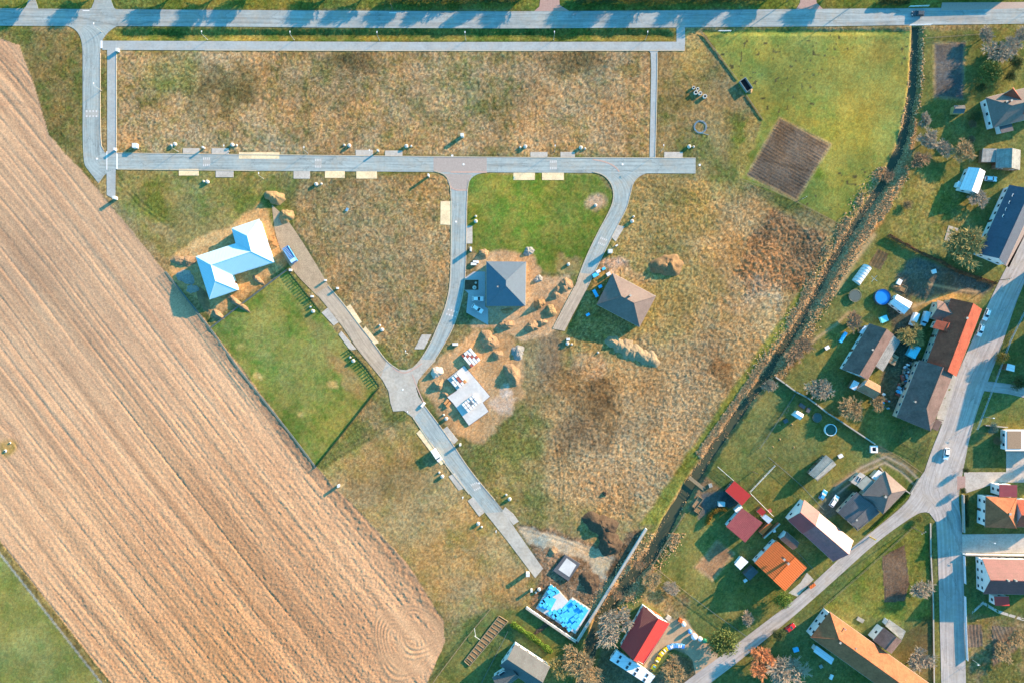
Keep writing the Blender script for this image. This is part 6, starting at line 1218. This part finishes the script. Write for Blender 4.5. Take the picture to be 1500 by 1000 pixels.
boxthing('raised_bed', 'dark raised bed north of the tiny white hut, left one', 'flower bed', 1174.5, 594, 2.4, 1.3, .5, R_dark, -.6); boxthing('raised_bed', 'dark raised bed north of the tiny white hut, right one', 'flower bed', 1183.5, 600, 1.2, 1.8, .5, R_dark, -.5); boxthing('storage_box', 'dark box by the wire fence in the shadow of the tiny hut', 'crate', 1150, 616, 1.5, 1.3, .8, R_dark, .5); boxthing('bench', 'pale slatted bench on the triangular lawn above the long house', 'bench', 1259.5, 906.5, 2.6, 1.4, .5, R_asb, -.5); boxthing('bin_shelter', 'tiny orange topped bin shelter beside the lane', 'shed', 1188, 856, 2.4, 1.1, 1.3, timb, .65, R_orange); boxthing('glass_table', 'grey glass table beside the round yard of the garden barn', 'table', 1230, 667, 1.6, 1.2, .9, R_pale, .5); boxthing('storage_box', 'blue covered box on the shaded lawn south of the long house', 'crate', 1165, 950, 2.0, 1.5, .7, wrapb, .3); boxthing('storage_box', 'pale box on the shaded lawn below the porch roof', 'crate', 1202, 975, 1.2, 1.2, .4, R_flat, .5); boxthing('garden_table', 'white lounger on the shaded lawn below the long house', 'table', 1217, 990, 1.0, 1.8, .6, wallw, -.4)
boxthing('swing_bench', 'pale blue garden swing on the dark yard below the red shelter', 'bench', 1055.5, 736.5, 2.4, 1.6, 1.5, railb, 0); boxthing('garden_table', 'white table set beside the dark veranda of the orange house', 'table', 1091, 849, 1.3, .9, .7, wallw, .6); boxthing('veranda', 'dark veranda awning along the west wall of the orange house', 'shed', 1097, 836, 4.5, 3.0, 2.4, R_dark, .78); boxthing('container', 'white-edged pallet box south of the tilled bed by the lane wall', 'crate', 1127, 747, 1.2, 1.2, .6, rblk, .4); boxthing('rain_barrel', 'small white rain barrel under the tall orange house gable', 'barrel', 1133, 776, .9, .9, 1.0, wallw, .2)
# open square tub
c = P(1279, 657); r = thing('hot_tub', 'white rimmed square tub at the bend of the garden track', 'tub', c); m = MB()
for dx, dy, sx, sy in ((0, 1.05, 2.7, .6), (0, -1.05, 2.7, .6), (1.05, 0, .6, 1.5), (-1.05, 0, .6, 1.5)): m.box((c.x + dx, c.y + dy, .45), (sx, sy, .9), 0)
m.build('rim', wallw, r); MB().box((c.x, c.y, .3), (1.5, 1.5, .5)).build('water', pit, r)
# open container at the meadow fence
c = P(1091.5, 126); r = thing('open_container', 'dark open topped container beside the meadow fence', 'container', c); aa = -math.atan2(16, 11); m = MB(); ca_, sa_ = math.cos(aa), math.sin(aa)
for u, v, sx, sy in ((0, 1.3, 5.0, .14), (0, -1.3, 5.0, .14), (2.43, 0, .14, 2.46), (-2.43, 0, .14, 2.46)): m.box((c.x + u * ca_ - v * sa_, c.y + u * sa_ + v * ca_, .7), (sx, sy, 1.4), aa)
m.build('side_walls', mat('container_steel', T(150, 160, 160), .6, .2, 2), r); MB().box((c.x, c.y, .15), (4.7, 2.4, .2), aa).build('floor', pit, r)
heap('tan straw heap spilling beside the open container', 1098.5, 134, 5, 4, .8, straw)
# plank footbridge
p0, p1 = P(1009, 698), P(1031, 715.5); r = thing('footbridge', 'narrow plank footbridge over the stream', 'bridge', (p0 + p1) / 2); d = p1 - p0; an = math.atan2(d.y, d.x); c = (p0 + p1) / 2; nn = Vector((-math.sin(an), math.cos(an), 0)); m = MB()
for k in range(26): q = p0.lerp(p1, (k + .5) / 26); m.box((q.x, q.y, .16), (.22, 1.2, .06), an)
m.build('deck', timb, r)
for s_ in (-1, 1): MB().box((c.x + nn.x * .5 * s_, c.y + nn.y * .5 * s_, .04), (d.length + .4, .16, .18), an).build('beam', polew, r); MB().tube(p0 + nn * (.6 * s_) + Vector((0, 0, .95)), p1 + nn * (.6 * s_) + Vector((0, 0, .95)), .05, .05, 5).build('handrail', timb, r)
# plank enclosure (compost) by the footbridge
def frame_box(label, poly, h, m, fill=None, name='compost_bin'):
    Q = [P(*p) for p in poly]; c = sum(Q, Vector()) / len(Q); r = thing(name, label, 'compost bin', c); mb = MB()
    for a, b in zip(Q, Q[1:] + Q[:1]): d = b - a; mb.box(((a.x + b.x) / 2, (a.y + b.y) / 2, h / 2), (d.length, .10, h), math.atan2(d.y, d.x))
    mb.build('boards', m, r); MB().prism([tuple((q.lerp(c, .06))[:2]) for q in Q], -.05, h * .55).build('filling', fill or soilm, r)
frame_box('timber compost bin with orange wood chips between stream and dark yard', [(1023, 726), (1029, 730), (1018, 744), (1013, 740)], 1.0, timb, sand); frame_box('small timber bed beside the dark yard and stream', [(1022, 740), (1029, 744), (1024, 752), (1016, 747)], .5, timb, soilm); frame_box('timber bed on the garden path north of the trailer cabin', [(1321, 417), (1329, 421), (1325, 429), (1317, 425)], .5, timb, soilm)
# long raised bed with cross boards
r = thing('raised_bed', 'long raised bed with cross boards in the bottom left garden', 'flower bed', P(712, 937)); q0, q1, q2, q3 = P(731, 901), P(744, 909), P(688, 974), P(680, 967); m = MB()
for a, b in ((q0, q3), (q1, q2)): d = b - a; m.box(((a.x + b.x) / 2, (a.y + b.y) / 2, .25), (d.length, .22, .5), math.atan2(d.y, d.x))
for k in range(14): a, b = q0.lerp(q3, k / 13), q1.lerp(q2, k / 13); d = b - a; m.box(((a.x + b.x) / 2, (a.y + b.y) / 2, .24), (.14, d.length - .25, .44), math.atan2(d.y, d.x) + 1.5708)
m.build('boards', timb, r); MB().prism([tuple(v[:2]) for v in (q0.lerp(q2, .03), q1.lerp(q3, .03), q2.lerp(q0, .03), q3.lerp(q1, .03))], 0, .3).build('soil', soilm, r)
c0, c1 = P(697, 930), P(695, 921)
m = MB().tube(c0 + Vector((-.6, .3, 1.0)), c0 + Vector((1.6, -1.2, 1.0)), .06, .06, 5); m.tube(c0 + Vector((0, 0, 1.0)), c1 + Vector((0, 1, 1.0)), .06, .06, 5); m.tube(c0, c0 + Vector((0, 0, 1.0)), .06, .06, 5); tag(m.build('clothes_rack', palew, org=c0), 'white clothes rack beside the long raised bed', 'clothes rack')
# yellow post beside the lane
c = P(1274, 785.5); r = thing('sign_post', 'yellow post leaning over the lane beside the maroon metal house', 'sign', c); yel = mat('yellow_paint', (.75, .50, .05), .5); MB().tube(c, c + Vector((0, 0, 4.6)), .22, .22, 10).build('post', yel, r); MB().box((c.x, c.y, 4.7), (.9, .12, .6), .5).build('sign_plate', railb, r)
# scrap in the courtyard
jm = [rblk, railb, wrapb, R_dark, timb, wallw, R_asb]
for i in range(34):
    t = rnd.random(); x = 1332 - 14 * t + rnd.uniform(-6, 6); y = 530 + 46 * t + rnd.uniform(-5, 5); c = P(x, y); m = MB().box((c.x, c.y, .35), (rnd.uniform(.6, 2.2), rnd.uniform(.4, 1.1), rnd.uniform(.5, 1.0)), rnd.uniform(0, 3)); m.box((c.x + rnd.uniform(-.4, .4), c.y + .3, .5), (.5, .5, .9), rnd.random())
    tag(m.build('scrap_pile', jm[i % 7], org=c), 'loose pile of scrap in the courtyard between barn and long farmhouse', 'scrap', 'scrap in the courtyard')
for i in range(14):
    x, y = rnd.uniform(1280, 1303), rnd.uniform(577, 598); c = P(x, y); m = MB().box((c.x, c.y, .3), (rnd.uniform(.5, 1.4), rnd.uniform(.4, .9), .6), rnd.random() * 3); m.box((c.x + .3, c.y, .45), (.4, .5, .7), .4); tag(m.build('scrap_pile', jm[(i * 3) % 7], org=c), 'small junk pile by the orange annex of the barn', 'scrap', 'junk by the barn annex')
wp = [(r_, c_) for r_ in range(3) for c_ in range(5)]
m = MB()
for i, (a, b) in enumerate(wp): q = P(1306 + b * 1.6 - a * 2.2, 519 + b * 2.6 * .4 + a * 4.6); m.box((q.x, q.y, .45), (.9, 1.1, .9 + .1 * (i % 3)), -.55)
tag(m.build('firewood_stack', timb, org=P(1306, 524)), 'stack of firewood beside the grey sheet lean-to', 'firewood')
# kindergarten toys
yw = mat('toy_yellow', (.80, .58, .03), .45, .06, spec=.4); bw = mat('toy_blue', (.12, .36, .72), .45, .06, spec=.4); gw = mat('toy_green', (.04, .30, .16), .5)
for i, (x, y, an, m_) in enumerate(((957, 975.5, 1.05, yw), (963, 964.5, .98, yw), (968.5, 955.5, .85, yw), (974.5, 949.5, .65, yw), (980.5, 946, .25, bw), (986, 944.3, .1, bw), (992, 944, -.05, bw), (998.5, 944.6, -.15, bw))):
    col = 'yellow' if i < 4 else 'blue'; c = P(x, y); ordn = ('last', 'third', 'second', 'first')[i] if i < 4 else ('first', 'second', 'third', 'last')[i - 4]; r = thing('toy_wagon', f'{ordn} {col} wagon of the curved toy train, counting from where colours meet', 'toy wagon', c); an_ = an
    MB().box((c.x, c.y, .55), (1.9, 1.5, .8), an_).build('body', m_, r); 
    for k in (-.45, .45): q = Vector((math.cos(an_) * k, math.sin(an_) * k, 0)); MB().box((c.x + q.x, c.y + q.y, 1.0), (.5, 1.05, .12), an_).build('seat', wallw if (i + int(k > 0)) % 2 else m_, r)
    for kx in (-.6, .6):
        for ky in (-.72, .72): q = Vector((math.cos(an_) * kx - math.sin(an_) * ky, math.sin(an_) * kx + math.cos(an_) * ky, .2)); MB().tube(c + q - Vector((-math.sin(an_), math.cos(an_), 0)) * .06, c + q + Vector((-math.sin(an_), math.cos(an_), 0)) * .06, .2, .2, 8).build('wheel', tyre, r)
for x, y, rr, h, m_, l in ((1000.6, 912, .85, 2.0, wallw, 'white dome topped play drum nearest the red roof'), (1016, 930.5, 1.25, 1.5, wallw, 'largest white dome on the kindergarten yard edge'), (1025, 934, .9, 1.3, wallw, 'smaller white dome between the large one and the green one'), (1031.8, 937, .9, 1.3, gw, 'green dome at the end of the row by the evergreen'), (1009.8, 922.8, .8, 1.9, bw, 'blue play drum between the white domes')):
    c = P(x, y); r = thing('play_dome', l, 'play equipment', c); MB().lathe(c, [(rr * .85, 0), (rr * .85, h * .6)], 18).build('base', m_, r); MB().lathe(c, [(rr, h * .58), (rr * .95, h * .72), (rr * .7, h * .9), (rr * .3, h), (.03, h * 1.02)], 18).build('dome', m_, r, smooth=True)
for x, y, sx, sy, h, m_, l in ((978.5, 903, 1.6, 1.6, .9, conc, 'square concrete sandbox by the kindergarten gable'), (996, 907, 1.4, 1.2, 1.0, R_orange, 'orange play crate beside the white drum'), (961, 898, 3.6, .8, .5, R_orange, 'long orange step along the kindergarten gable')): boxthing('play_crate', l, 'crate', x, y, sx, sy, h, m_, -.55)
# stones, stumps and tufts scattered on the lawns of the lower garden
for x, y in ((1154.5, 601), (1152, 604), (1142.5, 643), (1162.5, 655), (1160, 621), (1132, 654), (1156, 595), (1142, 622)): heap('pale earth mound on the garden lawn near the tiny hut', x, y, 1.8, 1.8, .35, straw, 0, 'molehills on the lower garden lawn')
# ------------------------------------------------------------------ dry tufts, reeds and bank brush: nobody could count them
def tufts(name, xs, ys, hs, rs, cols, label, cat, base=None, n=4, lean=.5):
    N_ = len(xs); q = nr.rand(N_) * 6.283; ln = nr.rand(N_) * lean; la = nr.rand(N_) * 6.283
    k = S; bx, by = (xs - 750) * k, (500 - ys) * k; bz = base if base is not None else np.zeros(N_) - .05
    V_ = np.zeros((N_, n + 1, 3)); 
    for j in range(n): a = q + 6.283 * j / n; rj = rs * (.6 + .8 * nr.rand(N_)); V_[:, j, 0] = bx + np.cos(a) * rj; V_[:, j, 1] = by + np.sin(a) * rj; V_[:, j, 2] = bz
    V_[:, n, 0] = bx + np.cos(la) * ln * hs; V_[:, n, 1] = by + np.sin(la) * ln * hs; V_[:, n, 2] = bz + hs
    b0 = np.arange(N_) * (n + 1); F_ = np.stack([np.stack([b0 + j, b0 + (j + 1) % n, b0 + n], 1) for j in range(n)], 1).reshape(-1, 3)
    me = bpy.data.meshes.new(name); me.vertices.add(N_ * (n + 1)); me.vertices.foreach_set('co', V_.astype('f').ravel()); me.loops.add(len(F_) * 3); me.loops.foreach_set('vertex_index', F_.astype('i').ravel()); me.polygons.add(len(F_)); me.polygons.foreach_set('loop_start', np.arange(0, len(F_) * 3, 3, dtype='i')); me.update(calc_edges=True)
    ca_ = me.color_attributes.new('Col', 'FLOAT_COLOR', 'POINT'); cc = np.repeat(cols[:, None, :], n + 1, 1); ca_.data.foreach_set('color', np.concatenate([cc, np.ones((N_, n + 1, 1))], 2).astype('f').ravel())
    me.materials.append(soil); o = bpy.data.objects.new(name, me); COL.objects.link(o); o['kind'] = 'stuff'; tag(o, label, cat)
def sample(n, weight, seed):
    r = np.random.RandomState(seed); w_ = (weight * np.gradient(AX)[None, :] * np.gradient(AY)[:, None] * ((X > -20) & (X < 1520) & (Y > -20) & (Y < 1020))).ravel(); idx = r.choice(len(w_), n, p=w_ / w_.sum()); return X.ravel()[idx] + (r.rand(n) - .5) * g, Y.ravel()[idx] + (r.rand(n) - .5) * g, idx
clear = ~blur(ROADMASK, 2).astype(bool) if False else (blur(ROADMASK, 2) < .02)
wet = ds < hw + 1
wt = np.clip(RG - .025, 0, .2) * clear * (REG == 0) * (~wet)
n = 150000; xs, ys, idx = sample(n, wt ** .8, 3); rg = RG.ravel()[idx]; base_c = CC[idx] if False else C.reshape(-1, 3)[idx]
br = np.random.RandomState(9); v_ = .85 + .7 * br.rand(n)[:, None] ** 1.5; tanm = br.rand(n)[:, None] ** 2 * .5
cols = np.clip(base_c * v_ * (1 - tanm) + A3((196, 158, 112)) * tanm * v_ * .9, .01, .7)
tufts('dry_grass', xs, ys, np.clip(rg * 2.0 * (.3 + br.rand(n)), .05, .42), .08 + .12 * br.rand(n), cols, 'dry grass tufts over the unbuilt plots', 'grass', Z.ravel()[idx] - .03)
# brush and reeds along the stream
bw_ = np.exp(-((ds - hw - 7) / 8) ** 2) * ((Y > 245) & (Y < 560) | (Y > 780) & (Y < 900)) * (.15 + (noise(X, Y, 18, 61) > .42)) + .35 * np.exp(-((ds - hw + .5) / 2.) ** 2) * (noise(X, Y, 12, 63) > .45) + np.exp(-((ds - hw - 5) / 4) ** 2) * ((Y < 250) & (X > 1343 - (Y - 50) * .18)) * .35 * (noise(X, Y, 10, 62) > .3) + 1.2 * inside([(1124, 522), (1134, 530), (1100, 570), (1062, 628), (1030, 672), (1018, 664), (1050, 620), (1092, 560)], X, Y) + .9 * inside([(1310, 300), (1262, 352), (1222, 412), (1198, 440), (1186, 432), (1216, 378), (1244, 348), (1290, 280)], X + W1 * 12, Y + W2 * 12)
bw_ = bw_ * clear
n = 30000; xs, ys, idx = sample(n, np.clip(bw_, 0, 1.5), 4); br = np.random.RandomState(10); t3 = br.rand(n)[:, None]; cols = (A3((250, 206, 152)) * t3 + A3((196, 150, 104)) * (1 - t3)) * (.7 + .6 * br.rand(n)[:, None])
tufts('reeds', xs, ys, np.minimum(.2 + .6 * br.rand(n) ** 2, .9), .16 + .22 * br.rand(n), cols, 'tan reeds and brush along the stream banks', 'reeds', np.where(ds.ravel()[idx] < hw.ravel()[idx] + 7, Z.ravel()[idx], -.05), 4, .7)
